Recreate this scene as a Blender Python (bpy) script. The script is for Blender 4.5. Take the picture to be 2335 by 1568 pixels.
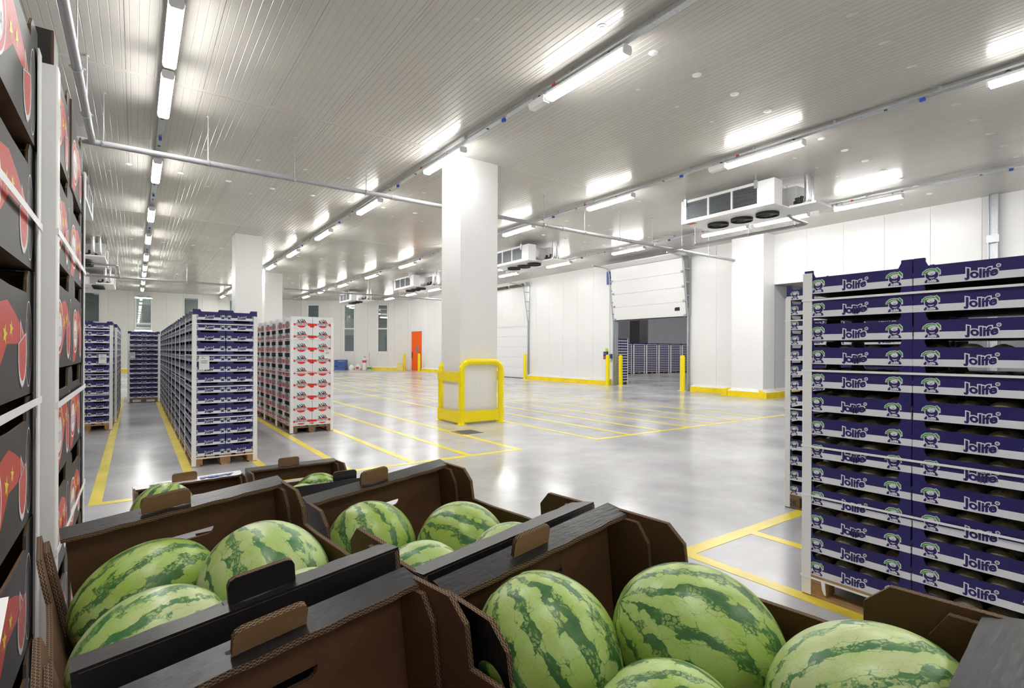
import bpy, bmesh, math, random
from mathutils import Vector, Matrix, Euler
random.seed(7)
for o in list(bpy.data.objects): bpy.data.objects.remove(o, do_unlink=True)
SC = bpy.context.scene
COL = SC.collection
PI = math.pi
# ------------------------------------------------------------------ camera
YAW, ROLL, HCAM = math.radians(35.613), math.radians(0.267), 1.59
cam = bpy.data.cameras.new('camera')
cam.sensor_width = 36.0
cam.lens = 36.0 * 1200.0 / 2335.0
cam.shift_y = 17.3 / 2335.0
cam.clip_start = 0.02
cam.clip_end = 300
camo = bpy.data.objects.new('camera', cam)
COL.objects.link(camo)
fw = Vector((math.sin(YAW), math.cos(YAW), 0)); rt = Vector((math.cos(YAW), -math.sin(YAW), 0)); up = Vector((0, 0, 1))
r2 = rt * math.cos(ROLL) + up * math.sin(ROLL); u2 = -rt * math.sin(ROLL) + up * math.cos(ROLL)
Mx = Matrix.Identity(4)
for i in range(3):
    Mx[i][0] = r2[i]; Mx[i][1] = u2[i]; Mx[i][2] = -fw[i]
Mx[0][3], Mx[1][3], Mx[2][3] = 0, 0, HCAM
camo.matrix_world = Mx
SC.camera = camo
# ------------------------------------------------------------------ world, exposure
W = bpy.data.worlds.new('world'); SC.world = W; W.use_nodes = True
W.node_tree.nodes['Background'].inputs[0].default_value = (0.75, 0.85, 1.0, 1)
W.node_tree.nodes['Background'].inputs[1].default_value = 0.25
SC.view_settings.view_transform = 'Standard'
SC.view_settings.look = 'None'
SC.view_settings.exposure = 1.80
SC.view_settings.gamma = 1.0
SC.view_settings.use_curve_mapping = False
LAMP = 19.0          # strength of the tubes
SC.cycles.use_light_tree = True
SC.cycles.max_bounces = 10
SC.cycles.diffuse_bounces = 6
SC.cycles.glossy_bounces = 5
SC.cycles.transparent_max_bounces = 8
SC.cycles.sample_clamp_indirect = 6.0
SC.cycles.use_denoising = True
SC.cycles.caustics_reflective = False
SC.cycles.caustics_refractive = False
CEIL = 5.85

# ------------------------------------------------------------------ materials
def new_mat(name):
    m = bpy.data.materials.new(name); m.use_nodes = True
    nt = m.node_tree
    return m, nt, nt.nodes['Principled BSDF']
def mat(name, col, rough=0.5, metal=0.0, noise=None, bump=None, coat=0.0, emit=None, spec=0.5, rnoise=None):
    m, nt, b = new_mat(name)
    c = (*col, 1)
    b.inputs['Base Color'].default_value = c
    b.inputs['Roughness'].default_value = rough
    b.inputs['Metallic'].default_value = metal
    b.inputs['Specular IOR Level'].default_value = spec
    b.inputs['Coat Weight'].default_value = coat
    if emit:
        b.inputs['Emission Color'].default_value = (*emit[0], 1); b.inputs['Emission Strength'].default_value = emit[1]
    tc = nt.nodes.new('ShaderNodeTexCoord')
    if noise:
        sc, amt = noise[0], noise[1]
        n = nt.nodes.new('ShaderNodeTexNoise'); n.inputs['Scale'].default_value = sc; n.inputs['Detail'].default_value = 6
        if len(noise) > 2:
            mp = nt.nodes.new('ShaderNodeMapping'); mp.inputs['Scale'].default_value = noise[2]
            nt.links.new(tc.outputs['Object'], mp.inputs[0]); nt.links.new(mp.outputs[0], n.inputs['Vector'])
        else:
            nt.links.new(tc.outputs['Object'], n.inputs['Vector'])
        r = nt.nodes.new('ShaderNodeMapRange')
        r.inputs['From Min'].default_value = 0.3; r.inputs['From Max'].default_value = 0.7
        r.inputs['To Min'].default_value = 1 - amt; r.inputs['To Max'].default_value = 1 + amt
        nt.links.new(n.outputs['Fac'], r.inputs['Value'])
        mx = nt.nodes.new('ShaderNodeVectorMath'); mx.operation = 'SCALE'
        mx.inputs[0].default_value = col
        nt.links.new(r.outputs[0], mx.inputs['Scale'])
        nt.links.new(mx.outputs[0], b.inputs['Base Color'])
    if rnoise:
        n = nt.nodes.new('ShaderNodeTexNoise'); n.inputs['Scale'].default_value = rnoise[0]; n.inputs['Detail'].default_value = 4
        nt.links.new(tc.outputs['Object'], n.inputs['Vector'])
        r = nt.nodes.new('ShaderNodeMapRange'); r.inputs['From Min'].default_value = 0.3; r.inputs['From Max'].default_value = 0.7
        r.inputs['To Min'].default_value = rnoise[1]; r.inputs['To Max'].default_value = rnoise[2]
        nt.links.new(n.outputs['Fac'], r.inputs['Value']); nt.links.new(r.outputs[0], b.inputs['Roughness'])
    if bump:
        n = nt.nodes.new('ShaderNodeTexNoise'); n.inputs['Scale'].default_value = bump[0]; n.inputs['Detail'].default_value = 3
        if len(bump) > 2:
            mp = nt.nodes.new('ShaderNodeMapping'); mp.inputs['Scale'].default_value = bump[2]
            nt.links.new(tc.outputs['Object'], mp.inputs[0]); nt.links.new(mp.outputs[0], n.inputs['Vector'])
        else:
            nt.links.new(tc.outputs['Object'], n.inputs['Vector'])
        bp = nt.nodes.new('ShaderNodeBump'); bp.inputs['Strength'].default_value = bump[1]; bp.inputs['Distance'].default_value = 0.01
        nt.links.new(n.outputs['Fac'], bp.inputs['Height']); nt.links.new(bp.outputs[0], b.inputs['Normal'])
    return m
M = {}
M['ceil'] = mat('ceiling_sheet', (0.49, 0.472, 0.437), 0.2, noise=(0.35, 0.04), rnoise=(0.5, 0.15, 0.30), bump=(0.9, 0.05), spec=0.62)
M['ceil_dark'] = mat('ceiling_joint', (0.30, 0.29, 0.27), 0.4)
M['wall'] = mat('wall_sheet', (0.84, 0.84, 0.84), 0.3, noise=(0.4, 0.02), bump=(1.2, 0.03), spec=0.5)
M['wall_joint'] = mat('wall_joint', (0.55, 0.55, 0.55), 0.6)
M['wall_warm'] = mat('wall_back_sheet', (0.76, 0.76, 0.73), 0.34, noise=(0.4, 0.02))
M['white'] = mat('white_enamel', (0.84, 0.84, 0.85), 0.28)
M['white_matt'] = mat('white_plastic', (0.82, 0.82, 0.84), 0.5)
M['yellow'] = mat('safety_yellow', (0.97, 0.80, 0.0), 0.28)
M['kerb_yellow'] = mat('kerb_yellow', (0.93, 0.70, 0.0), 0.45, noise=(2.5, 0.10))
M['concrete'] = mat('kerb_concrete', (0.78, 0.78, 0.77), 0.6, noise=(8, 0.06))
M['orange'] = mat('door_orange', (0.95, 0.125, 0.0), 0.5, spec=0.25)
M['galv'] = mat('galvanised_steel', (0.52, 0.55, 0.58), 0.35, metal=0.75, noise=(30, 0.12))
M['pipe'] = mat('grey_pipe', (0.34, 0.34, 0.36), 0.35, noise=(10, 0.05))
M['alu'] = mat('aluminium', (0.80, 0.80, 0.82), 0.22, metal=0.85)
M['black'] = mat('black_plastic', (0.012, 0.012, 0.014), 0.4)
M['fin'] = mat('coil_fins', (0.16, 0.17, 0.19), 0.4, metal=0.4)
M['navy'] = mat('navy_print', (0.021, 0.017, 0.130), 0.42, noise=(3, 0.10))
M['cwhite'] = mat('white_board_print', (0.80, 0.80, 0.85), 0.42)
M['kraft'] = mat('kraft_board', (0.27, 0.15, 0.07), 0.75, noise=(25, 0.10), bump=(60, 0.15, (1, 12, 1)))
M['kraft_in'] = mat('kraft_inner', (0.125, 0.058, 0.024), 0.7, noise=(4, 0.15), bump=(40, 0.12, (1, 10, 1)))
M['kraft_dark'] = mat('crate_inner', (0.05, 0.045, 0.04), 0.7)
M['blackprint'] = mat('black_board_print', (0.014, 0.0125, 0.014), 0.36, noise=(8, 0.12), bump=(30, 0.10, (1.5, 5, 1)), spec=0.45)
M['greyprint'] = mat('charcoal_board_print', (0.013, 0.012, 0.013), 0.45, noise=(14, 0.08), spec=0.35)
M['red'] = mat('red_print', (0.55, 0.022, 0.010), 0.42)
M['redw'] = mat('red_print_white_box', (0.72, 0.030, 0.015), 0.42)
M['pale_red'] = mat('wedge_flesh_print', (0.58, 0.05, 0.035), 0.42)
M['ystar'] = mat('yellow_print', (0.82, 0.66, 0.02), 0.42)
M['pwhite'] = mat('white_print', (0.80, 0.80, 0.82), 0.42)
M['green'] = mat('green_print', (0.06, 0.36, 0.05), 0.42)
M['teal'] = mat('teal_print', (0.02, 0.26, 0.17), 0.42)
M['inkgrey'] = mat('grey_ink', (0.22, 0.23, 0.28), 0.5)
M['ink'] = mat('dark_ink', (0.02, 0.02, 0.04), 0.5)
M['blue'] = mat('blue_print', (0.05, 0.10, 0.55), 0.45)
M['wood'] = mat('pallet_wood', (0.42, 0.26, 0.13), 0.75, noise=(5, 0.25, (1, 8, 8)))
M['wood_chip'] = mat('pallet_block_wood', (0.36, 0.20, 0.09), 0.85, noise=(40, 0.25))
M['wood_dark'] = mat('weathered_pallet_wood', (0.20, 0.13, 0.075), 0.8, noise=(5, 0.25, (1, 8, 8)))
M['board'] = mat('corner_board_white', (0.88, 0.88, 0.87), 0.35, noise=(3, 0.03))
M['strap'] = mat('white_strap', (0.93, 0.93, 0.93), 0.35)
M['paper'] = mat('paper', (0.82, 0.82, 0.82), 0.6)
M['tan'] = mat('tan_melon_skin', (0.24, 0.21, 0.12), 0.5, noise=(45, 0.22), bump=(90, 0.4))
M['stem'] = mat('dry_stem', (0.10, 0.06, 0.03), 0.9, noise=(60, 0.4))
M['line'] = mat('floor_line_paint', (0.86, 0.70, 0.08), 0.25, noise=(2.2, 0.12))
M['grate'] = mat('drain_grate', (0.10, 0.09, 0.08), 0.5, metal=0.5)
M['office_wall'] = mat('office_wall', (0.34, 0.40, 0.37), 0.6)
M['office_dark'] = mat('office_dark', (0.06, 0.09, 0.08), 0.5)
M['office_blue'] = mat('office_blue', (0.05, 0.09, 0.17), 0.4)
M['blueplastic'] = mat('blue_plastic', (0.05, 0.11, 0.36), 0.4)
M['paleyellow'] = mat('pale_yellow', (0.85, 0.80, 0.25), 0.5)
M['brown'] = mat('spring_brown', (0.12, 0.07, 0.05), 0.5)
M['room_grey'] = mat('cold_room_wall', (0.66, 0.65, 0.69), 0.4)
M['film'] = mat('crinkled_film', (0.8, 0.8, 0.85), 0.12, metal=0.6, bump=(60, 1.0))
M['tube'] = mat('lit_diffuser', (1, 1, 1), 0.4, emit=((1.0, 0.985, 0.96), LAMP))

def corrugated():
    m, nt, b = new_mat('corrugated_edge')
    uv = nt.nodes.new('ShaderNodeUVMap'); sp = nt.nodes.new('ShaderNodeSeparateXYZ')
    nt.links.new(uv.outputs[0], sp.inputs[0])
    def math_(op, a, bb=None, c=None):
        n = nt.nodes.new('ShaderNodeMath'); n.operation = op
        for i, v in enumerate((a, bb, c)):
            if v is None: continue
            if isinstance(v, (int, float)): n.inputs[i].default_value = v
            else: nt.links.new(v, n.inputs[i])
        return n.outputs[0]
    # U in metres along the edge, V 0..1 across it: sine flute between two liners, two layers
    v2 = math_('FRACT', math_('MULTIPLY', sp.outputs[1], 2.0))
    s = math_('SINE', math_('MULTIPLY', sp.outputs[0], 2 * PI / 0.0075))
    fl = math_('ABSOLUTE', math_('SUBTRACT', v2, math_('MULTIPLY_ADD', s, 0.33, 0.5)))
    a = math_('LESS_THAN', fl, 0.13)
    l1 = math_('GREATER_THAN', math_('ABSOLUTE', math_('SUBTRACT', v2, 0.5)), 0.40)
    k = math_('MAXIMUM', a, l1)
    mx = nt.nodes.new('ShaderNodeMix'); mx.data_type = 'RGBA'
    mx.inputs['A'].default_value = (0.022, 0.011, 0.005, 1); mx.inputs['B'].default_value = (0.25, 0.15, 0.078, 1)
    nt.links.new(k, mx.inputs['Factor']); nt.links.new(mx.outputs['Result'], b.inputs['Base Color'])
    b.inputs['Roughness'].default_value = 0.85
    return m
M['edge'] = corrugated()

def floor_mat():
    m, nt, b = new_mat('polished_concrete')
    tc = nt.nodes.new('ShaderNodeTexCoord')
    def noise(sc, det, rough=0.55):
        n = nt.nodes.new('ShaderNodeTexNoise'); n.inputs['Scale'].default_value = sc; n.inputs['Detail'].default_value = det
        n.inputs['Roughness'].default_value = rough
        nt.links.new(tc.outputs['Object'], n.inputs['Vector']); return n.outputs['Fac']
    mx = nt.nodes.new('ShaderNodeMath'); mx.operation = 'MULTIPLY_ADD'
    nt.links.new(noise(0.30, 7, 0.5), mx.inputs[0]); mx.inputs[1].default_value = 0.62
    ad = nt.nodes.new('ShaderNodeMath'); ad.operation = 'MULTIPLY'; nt.links.new(noise(1.4, 8, 0.6), ad.inputs[0]); ad.inputs[1].default_value = 0.38
    nt.links.new(ad.outputs[0], mx.inputs[2])
    cr = nt.nodes.new('ShaderNodeValToRGB')
    e = cr.color_ramp.elements
    e[0].position = 0.32; e[0].color = (0.32, 0.32, 0.33, 1)
    e[1].position = 0.66; e[1].color = (0.62, 0.625, 0.64, 1)
    nt.links.new(mx.outputs[0], cr.inputs[0]); nt.links.new(cr.outputs[0], b.inputs['Base Color'])
    rr = nt.nodes.new('ShaderNodeMapRange'); nt.links.new(noise(0.6, 5, 0.5), rr.inputs['Value'])
    rr.inputs['From Min'].default_value = 0.3; rr.inputs['From Max'].default_value = 0.7
    rr.inputs['To Min'].default_value = 0.15; rr.inputs['To Max'].default_value = 0.27
    nt.links.new(rr.outputs[0], b.inputs['Roughness'])
    bp = nt.nodes.new('ShaderNodeBump'); bp.inputs['Strength'].default_value = 0.05; bp.inputs['Distance'].default_value = 0.02
    nt.links.new(noise(1.6, 5), bp.inputs['Height']); nt.links.new(bp.outputs[0], b.inputs['Normal'])
    b.inputs['Specular IOR Level'].default_value = 0.55
    return m
M['floor'] = floor_mat()

def glass_mat():
    m = bpy.data.materials.new('window_glass'); m.use_nodes = True; nt = m.node_tree
    nt.nodes.clear()
    out = nt.nodes.new('ShaderNodeOutputMaterial'); mix = nt.nodes.new('ShaderNodeMixShader')
    t = nt.nodes.new('ShaderNodeBsdfTransparent'); t.inputs[0].default_value = (0.78, 0.84, 0.82, 1)
    g = nt.nodes.new('ShaderNodeBsdfGlossy'); g.inputs['Roughness'].default_value = 0.02
    mix.inputs[0].default_value = 0.16
    nt.links.new(t.outputs[0], mix.inputs[1]); nt.links.new(g.outputs[0], mix.inputs[2]); nt.links.new(mix.outputs[0], out.inputs[0])
    return m
M['glass'] = glass_mat()

def melon_mat(name, light, mid, dark, nstripe, width, pale):
    m, nt, b = new_mat(name)
    def nd(t, **kw):
        n = nt.nodes.new(t)
        for k, v in kw.items(): setattr(n, k, v)
        return n
    def setin(n, i, v):
        if v is None: return
        if isinstance(v, (int, float, tuple)): n.inputs[i].default_value = v
        else: nt.links.new(v, n.inputs[i])
    def mth(op, a, bb=None, c=None, clamp=False):
        n = nd('ShaderNodeMath', operation=op, use_clamp=clamp)
        setin(n, 0, a); setin(n, 1, bb); setin(n, 2, c)
        return n.outputs[0]
    tc = nd('ShaderNodeTexCoord'); oi = nd('ShaderNodeObjectInfo')
    P0 = tc.outputs['Object']
    off = nd('ShaderNodeVectorMath', operation='ADD'); setin(off, 0, P0)
    sc = nd('ShaderNodeVectorMath', operation='SCALE'); sc.inputs[0].default_value = (37.0, 21.0, 55.0); setin(sc, 'Scale', oi.outputs['Random'])
    setin(off, 1, sc.outputs[0]); P = off.outputs[0]
    # stretch along the fruit's axis so lobes run pole to pole
    mp = nd('ShaderNodeVectorMath', operation='MULTIPLY'); setin(mp, 0, P); mp.inputs[1].default_value = (1, 1, 0.62); PS = mp.outputs[0]
    def noise(v, s, det=4, ro=0.55):
        n = nd('ShaderNodeTexNoise'); setin(n, 'Vector', v); n.inputs['Scale'].default_value = s; n.inputs['Detail'].default_value = det; n.inputs['Roughness'].default_value = ro
        return n
    # warped coords
    nw = noise(PS, 7, 3)
    w1 = nd('ShaderNodeVectorMath', operation='SUBTRACT'); setin(w1, 0, nw.outputs['Color']); w1.inputs[1].default_value = (0.5, 0.5, 0.5)
    w2 = nd('ShaderNodeVectorMath', operation='SCALE'); setin(w2, 0, w1.outputs[0]); w2.inputs['Scale'].default_value = 0.16
    w3 = nd('ShaderNodeVectorMath', operation='ADD'); setin(w3, 0, PS); setin(w3, 1, w2.outputs[0]); PW = w3.outputs[0]
    sp = nd('ShaderNodeSeparateXYZ'); setin(sp, 0, P0)
    lon = mth('ARCTAN2', sp.outputs[1], sp.outputs[0])
    n1 = noise(PS, 2.2, 2)
    s = mth('MULTIPLY_ADD', lon, nstripe / (2 * PI), mth('MULTIPLY', mth('SUBTRACT', n1.outputs['Fac'], 0.5), 1.1))
    s = mth('ADD', s, mth('MULTIPLY', mth('SUBTRACT', noise(PS, 9, 3).outputs['Fac'], 0.5), 0.30))
    tri = mth('MULTIPLY', mth('ABSOLUTE', mth('SUBTRACT', mth('FRACT', mth('ADD', s, 20.0)), 0.5)), 2.0)   # 0 in stripe centre .. 1 between
    # rounded lobes of light skin bite into the stripe
    vo = nd('ShaderNodeTexVoronoi', feature='F1'); setin(vo, 'Vector', PW); vo.inputs['Scale'].default_value = 7.0
    lob = mth('MULTIPLY', mth('SUBTRACT', 0.40, vo.outputs['Distance']), 0.80)
    fine = mth('MULTIPLY', mth('SUBTRACT', noise(PS, 26, 4, 0.6).outputs['Fac'], 0.5), 0.28)
    d = mth('ADD', mth('ADD', tri, lob), fine)
    wn = mth('MULTIPLY_ADD', mth('SUBTRACT', noise(PS, 1.7, 1).outputs['Fac'], 0.5), 0.30, width)
    def smooth(v, lo, hi):
        n = nd('ShaderNodeMapRange', interpolation_type='SMOOTHSTEP'); setin(n, 'Value', v)
        setin(n, 'From Min', lo); setin(n, 'From Max', hi); n.inputs['To Min'].default_value = 1; n.inputs['To Max'].default_value = 0
        return n.outputs[0]
    stripe = smooth(d, mth('SUBTRACT', wn, 0.035), mth('ADD', wn, 0.035))
    # bubbles of light skin inside the stripes
    vb = nd('ShaderNodeTexVoronoi', feature='DISTANCE_TO_EDGE'); setin(vb, 'Vector', PW); vb.inputs['Scale'].default_value = 17
    bub = mth('MULTIPLY', mth('GREATER_THAN', vb.outputs['Distance'], 0.10), smooth(noise(PS, 4, 2).outputs['Fac'], 0.47, 0.55))
    stripe_core = mth('MULTIPLY', stripe, mth('SUBTRACT', 1.0, mth('MULTIPLY', bub, 0.62)))
    # veins: cell edges, strongest close to the stripes
    ve = nd('ShaderNodeTexVoronoi', feature='DISTANCE_TO_EDGE'); setin(ve, 'Vector', PW); ve.inputs['Scale'].default_value = 7
    vein = smooth(ve.outputs['Distance'], 0.012, 0.035)
    near = smooth(d, mth('ADD', wn, 0.0), mth('ADD', wn, 0.34))
    ve2 = nd('ShaderNodeTexVoronoi', feature='DISTANCE_TO_EDGE'); setin(ve2, 'Vector', PW); ve2.inputs['Scale'].default_value = 17
    vein2 = mth('MULTIPLY', smooth(ve2.outputs['Distance'], 0.015, 0.05), 0.16)
    veins = mth('MAXIMUM', mth('MULTIPLY', vein, mth('MULTIPLY_ADD', near, 0.75, 0.10)), vein2)
    speck = mth('MULTIPLY', smooth(noise(P, 60, 2).outputs['Fac'], 0.30, 0.36), 0.35)
    # ground colour
    cmx = nd('ShaderNodeMix', data_type='RGBA'); cmx.inputs['A'].default_value = (*light, 1); cmx.inputs['B'].default_value = (*pale, 1)
    setin(cmx, 'Factor', mth('SUBTRACT', 1.0, smooth(noise(P, 1.3, 2).outputs['Fac'], 0.42, 0.62)))
    c2 = nd('ShaderNodeMix', data_type='RGBA'); setin(c2, 'A', cmx.outputs['Result']); c2.inputs['B'].default_value = (*mid, 1)
    setin(c2, 'Factor', mth('MAXIMUM', veins, speck))
    c3 = nd('ShaderNodeMix', data_type='RGBA'); setin(c3, 'A', c2.outputs['Result']); setin(c3, 'Factor', stripe_core)
    dk = nd('ShaderNodeMix', data_type='RGBA'); dk.inputs['A'].default_value = (*dark, 1); dk.inputs['B'].default_value = (*mid, 1)
    setin(dk, 'Factor', noise(PS, 11, 3).outputs['Fac']); setin(c3, 'B', dk.outputs['Result'])
    nt.links.new(c3.outputs['Result'], b.inputs['Base Color'])
    b.inputs['Roughness'].default_value = 0.34
    b.inputs['Specular IOR Level'].default_value = 0.45
    bp = nd('ShaderNodeBump'); bp.inputs['Strength'].default_value = 0.10; bp.inputs['Distance'].default_value = 0.004
    setin(bp, 'Height', noise(P, 18, 3).outputs['Fac']); nt.links.new(bp.outputs[0], b.inputs['Normal'])
    return m
M['melon_a'] = melon_mat('striped_melon_skin', (0.34, 0.47, 0.085), (0.085, 0.22, 0.045), (0.018, 0.080, 0.034), 13, 0.30, (0.42, 0.56, 0.18))
M['melon_b'] = melon_mat('pale_striped_melon_skin', (0.42, 0.56, 0.17), (0.11, 0.27, 0.075), (0.03, 0.12, 0.05), 12, 0.21, (0.52, 0.60, 0.29))

# ------------------------------------------------------------------ mesh builder
class MB:
    def __init__(s):
        s.v = []; s.f = []; s.m = []; s.uv = {}
    def face(s, pts, mi=0, uv=None):
        n = len(s.v); s.v += [tuple(p) for p in pts]
        if uv: s.uv[len(s.f)] = uv
        s.f.append(tuple(range(n, n + len(pts)))); s.m.append(mi)
    def box(s, x0, y0, z0, x1, y1, z1, mi=0):
        n = len(s.v)
        s.v += [(x0, y0, z0), (x1, y0, z0), (x1, y1, z0), (x0, y1, z0), (x0, y0, z1), (x1, y0, z1), (x1, y1, z1), (x0, y1, z1)]
        for q in ((0, 3, 2, 1), (4, 5, 6, 7), (0, 1, 5, 4), (1, 2, 6, 5), (2, 3, 7, 6), (3, 0, 4, 7)):
            s.f.append(tuple(n + i for i in q)); s.m.append(mi)
    def prism(s, poly, axis, a0, a1, mats=(0, 0, 0)):
        """poly in the plane across axis; faces: at a0 -> mats[0], at a1 -> mats[1], sides -> mats[2] (with uv)"""
        def P(p, a):
            return {'x': (a, p[0], p[1]), 'y': (p[0], a, p[1]), 'z': (p[0], p[1], a)}[axis]
        n = len(s.v); k = len(poly)
        s.v += [P(p, a0) for p in poly] + [P(p, a1) for p in poly]
        s.f.append(tuple(range(n, n + k))); s.m.append(mats[0])
        s.f.append(tuple(range(n + k, n + 2 * k))[::-1]); s.m.append(mats[1])
        u = 0
        for i in range(k):
            j = (i + 1) % k
            L = math.dist(poly[i], poly[j])
            s.uv[len(s.f)] = [(u, 0), (u + L, 0), (u + L, 1), (u, 1)]
            s.f.append((n + i, n + j, n + k + j, n + k + i)); s.m.append(mats[2]); u += L
    def cyl(s, p0, p1, r, n=12, mi=0, r1=None, caps=True):
        p0, p1 = Vector(p0), Vector(p1); d = (p1 - p0).normalized()
        a = d.orthogonal().normalized(); b = d.cross(a)
        r1 = r if r1 is None else r1
        k = len(s.v)
        for (p, rr) in ((p0, r), (p1, r1)):
            for i in range(n):
                t = 2 * PI * i / n
                s.v.append(tuple(p + a * rr * math.cos(t) + b * rr * math.sin(t)))
        for i in range(n):
            j = (i + 1) % n
            s.f.append((k + i, k + j, k + n + j, k + n + i)); s.m.append(mi)
        if caps:
            s.f.append(tuple(range(k, k + n))[::-1]); s.m.append(mi)
            s.f.append(tuple(range(k + n, k + 2 * n))); s.m.append(mi)
    def tube(s, pts, r, n=10, mi=0, closed=False):
        pts = [Vector(p) for p in pts]; N = len(pts); k = len(s.v); ref = None
        for i in range(N):
            if closed: t = (pts[(i + 1) % N] - pts[i - 1]).normalized()
            else: t = (pts[min(i + 1, N - 1)] - pts[max(i - 1, 0)]).normalized()
            if ref is None: ref = t.orthogonal().normalized()
            a = (ref - t * ref.dot(t)).normalized(); ref = a; b = t.cross(a)
            for j in range(n):
                q = 2 * PI * j / n
                s.v.append(tuple(pts[i] + a * r * math.cos(q) + b * r * math.sin(q)))
        for i in range(N if closed else N - 1):
            i2 = (i + 1) % N
            for j in range(n):
                j2 = (j + 1) % n
                s.f.append((k + i * n + j, k + i * n + j2, k + i2 * n + j2, k + i2 * n + j)); s.m.append(mi)
        if not closed:
            s.f.append(tuple(range(k, k + n))[::-1]); s.m.append(mi)
            s.f.append(tuple(range(k + (N - 1) * n, k + N * n))); s.m.append(mi)
    def lathe(s, prof, c=(0, 0, 0), n=16, mi=0):
        k = len(s.v); N = len(prof)
        for (r, z) in prof:
            for i in range(n):
                t = 2 * PI * i / n; s.v.append((c[0] + r * math.cos(t), c[1] + r * math.sin(t), c[2] + z))
        for a in range(N - 1):
            for i in range(n):
                j = (i + 1) % n
                s.f.append((k + a * n + i, k + a * n + j, k + (a + 1) * n + j, k + (a + 1) * n + i)); s.m.append(mi)
    def add(s, verts, faces, fn, mi=0):
        k = len(s.v); s.v += [tuple(fn(*v[:2])) for v in verts]
        for f in faces: s.f.append(tuple(k + i for i in f)); s.m.append(mi)
    def poly(s, pts, fn, mi=0):
        s.add(pts, [tuple(range(len(pts)))], fn, mi)
    def mesh(s, name, mats, smooth=None):
        me = bpy.data.meshes.new(name); me.from_pydata(s.v, [], s.f)
        for mt in (mats if isinstance(mats, (list, tuple)) else [mats]): me.materials.append(mt)
        me.polygons.foreach_set('material_index', s.m)
        if s.uv:
            ul = me.uv_layers.new(name='uv')
            for fi, uvs in s.uv.items():
                st = me.polygons[fi].loop_start
                for i, q in enumerate(uvs): ul.data[st + i].uv = q
        me.update()
        if smooth and name in ('folded_rim',):
            bm = bmesh.new(); bm.from_mesh(me); bmesh.ops.remove_doubles(bm, verts=bm.verts, dist=0.00005); bm.to_mesh(me); bm.free()
        if smooth:
            me.polygons.foreach_set('use_smooth', [True] * len(me.polygons)); me.set_sharp_from_angle(angle=math.radians(smooth))
        return me
    def build(s, name, mats, parent=None, smooth=None, loc=None, kind=None):
        o = bpy.data.objects.new(name, s.mesh(name, mats, smooth)); COL.objects.link(o)
        if parent: o.parent = parent
        if loc: o.location = loc
        if kind: o['kind'] = kind
        return o
def tag(o, label, cat, group=None):
    o['label'] = label; o['category'] = cat
    if group: o['group'] = group
    return o
def thing(name, label, cat, loc=(0, 0, 0), rz=0.0, group=None):
    o = bpy.data.objects.new(name, None); COL.objects.link(o); o.empty_display_size = 0.1
    o.location = loc; o.rotation_euler = (0, 0, rz)
    return tag(o, label, cat, group)
def inst(src, loc, rz=None, label=None, group=None, parent=None):
    r = src.copy(); COL.objects.link(r)
    if parent: r.parent = parent
    r.location = loc
    if rz is not None: r.rotation_euler = (0, 0, rz)
    if label: r['label'] = label
    if group: r['group'] = group
    def rec(a, b):
        for ch in a.children:
            c = ch.copy(); COL.objects.link(c); c.parent = b; rec(ch, c)
    rec(src, r)
    return r
def part(name, me, parent, loc=(0, 0, 0), rot=None):
    o = bpy.data.objects.new(name, me); COL.objects.link(o); o.parent = parent; o.location = loc
    if rot: o.rotation_euler = rot
    return o
ORD = ['', 'first', 'second', 'third', 'fourth', 'fifth', 'sixth', 'seventh', 'eighth', 'ninth', 'tenth', 'eleventh', 'twelfth', 'thirteenth', 'fourteenth', 'fifteenth', 'sixteenth', 'seventeenth', 'eighteenth']
def level(k, n):
    if k == 0: return 'bottom layer'
    if k == n - 1: return 'top layer'
    return ORD[k + 1] + ' layer up' if k < n / 2 else ORD[n - k] + ' layer down'
TXT = {}
def text2d(body, size, offset=0.0, res=4):
    key = (body, size, offset)
    if key in TXT: return TXT[key]
    cu = bpy.data.curves.new('t', 'FONT'); cu.body = body; cu.size = size; cu.offset = offset; cu.resolution_u = res
    cu.align_x = 'CENTER'; cu.fill_mode = 'FRONT'
    ob = bpy.data.objects.new('t', cu); COL.objects.link(ob)
    me = bpy.data.meshes.new_from_object(ob.evaluated_get(bpy.context.evaluated_depsgraph_get()))
    vs = [tuple(v.co) for v in me.vertices]; fs = [tuple(p.vertices) for p in me.polygons]
    bpy.data.objects.remove(ob, do_unlink=True); bpy.data.curves.remove(cu); bpy.data.meshes.remove(me)
    TXT[key] = (vs, fs); return TXT[key]
def ell(cx, cy, rx, ry, n=20, a0=0, a1=2 * PI):
    full = abs(a1 - a0 - 2 * PI) < 1e-6
    return [(cx + rx * math.cos(a0 + (a1 - a0) * i / (n if full else n - 1)), cy + ry * math.sin(a0 + (a1 - a0) * i / (n if full else n - 1))) for i in range(n)]
def star(cx, cy, r, rot=0.0):
    return [(cx + (r if i % 2 == 0 else r * 0.42) * math.sin(rot + PI * i / 5), cy + (r if i % 2 == 0 else r * 0.42) * math.cos(rot + PI * i / 5)) for i in range(10)]
def struct(o): o['kind'] = 'structure'; return o

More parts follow.
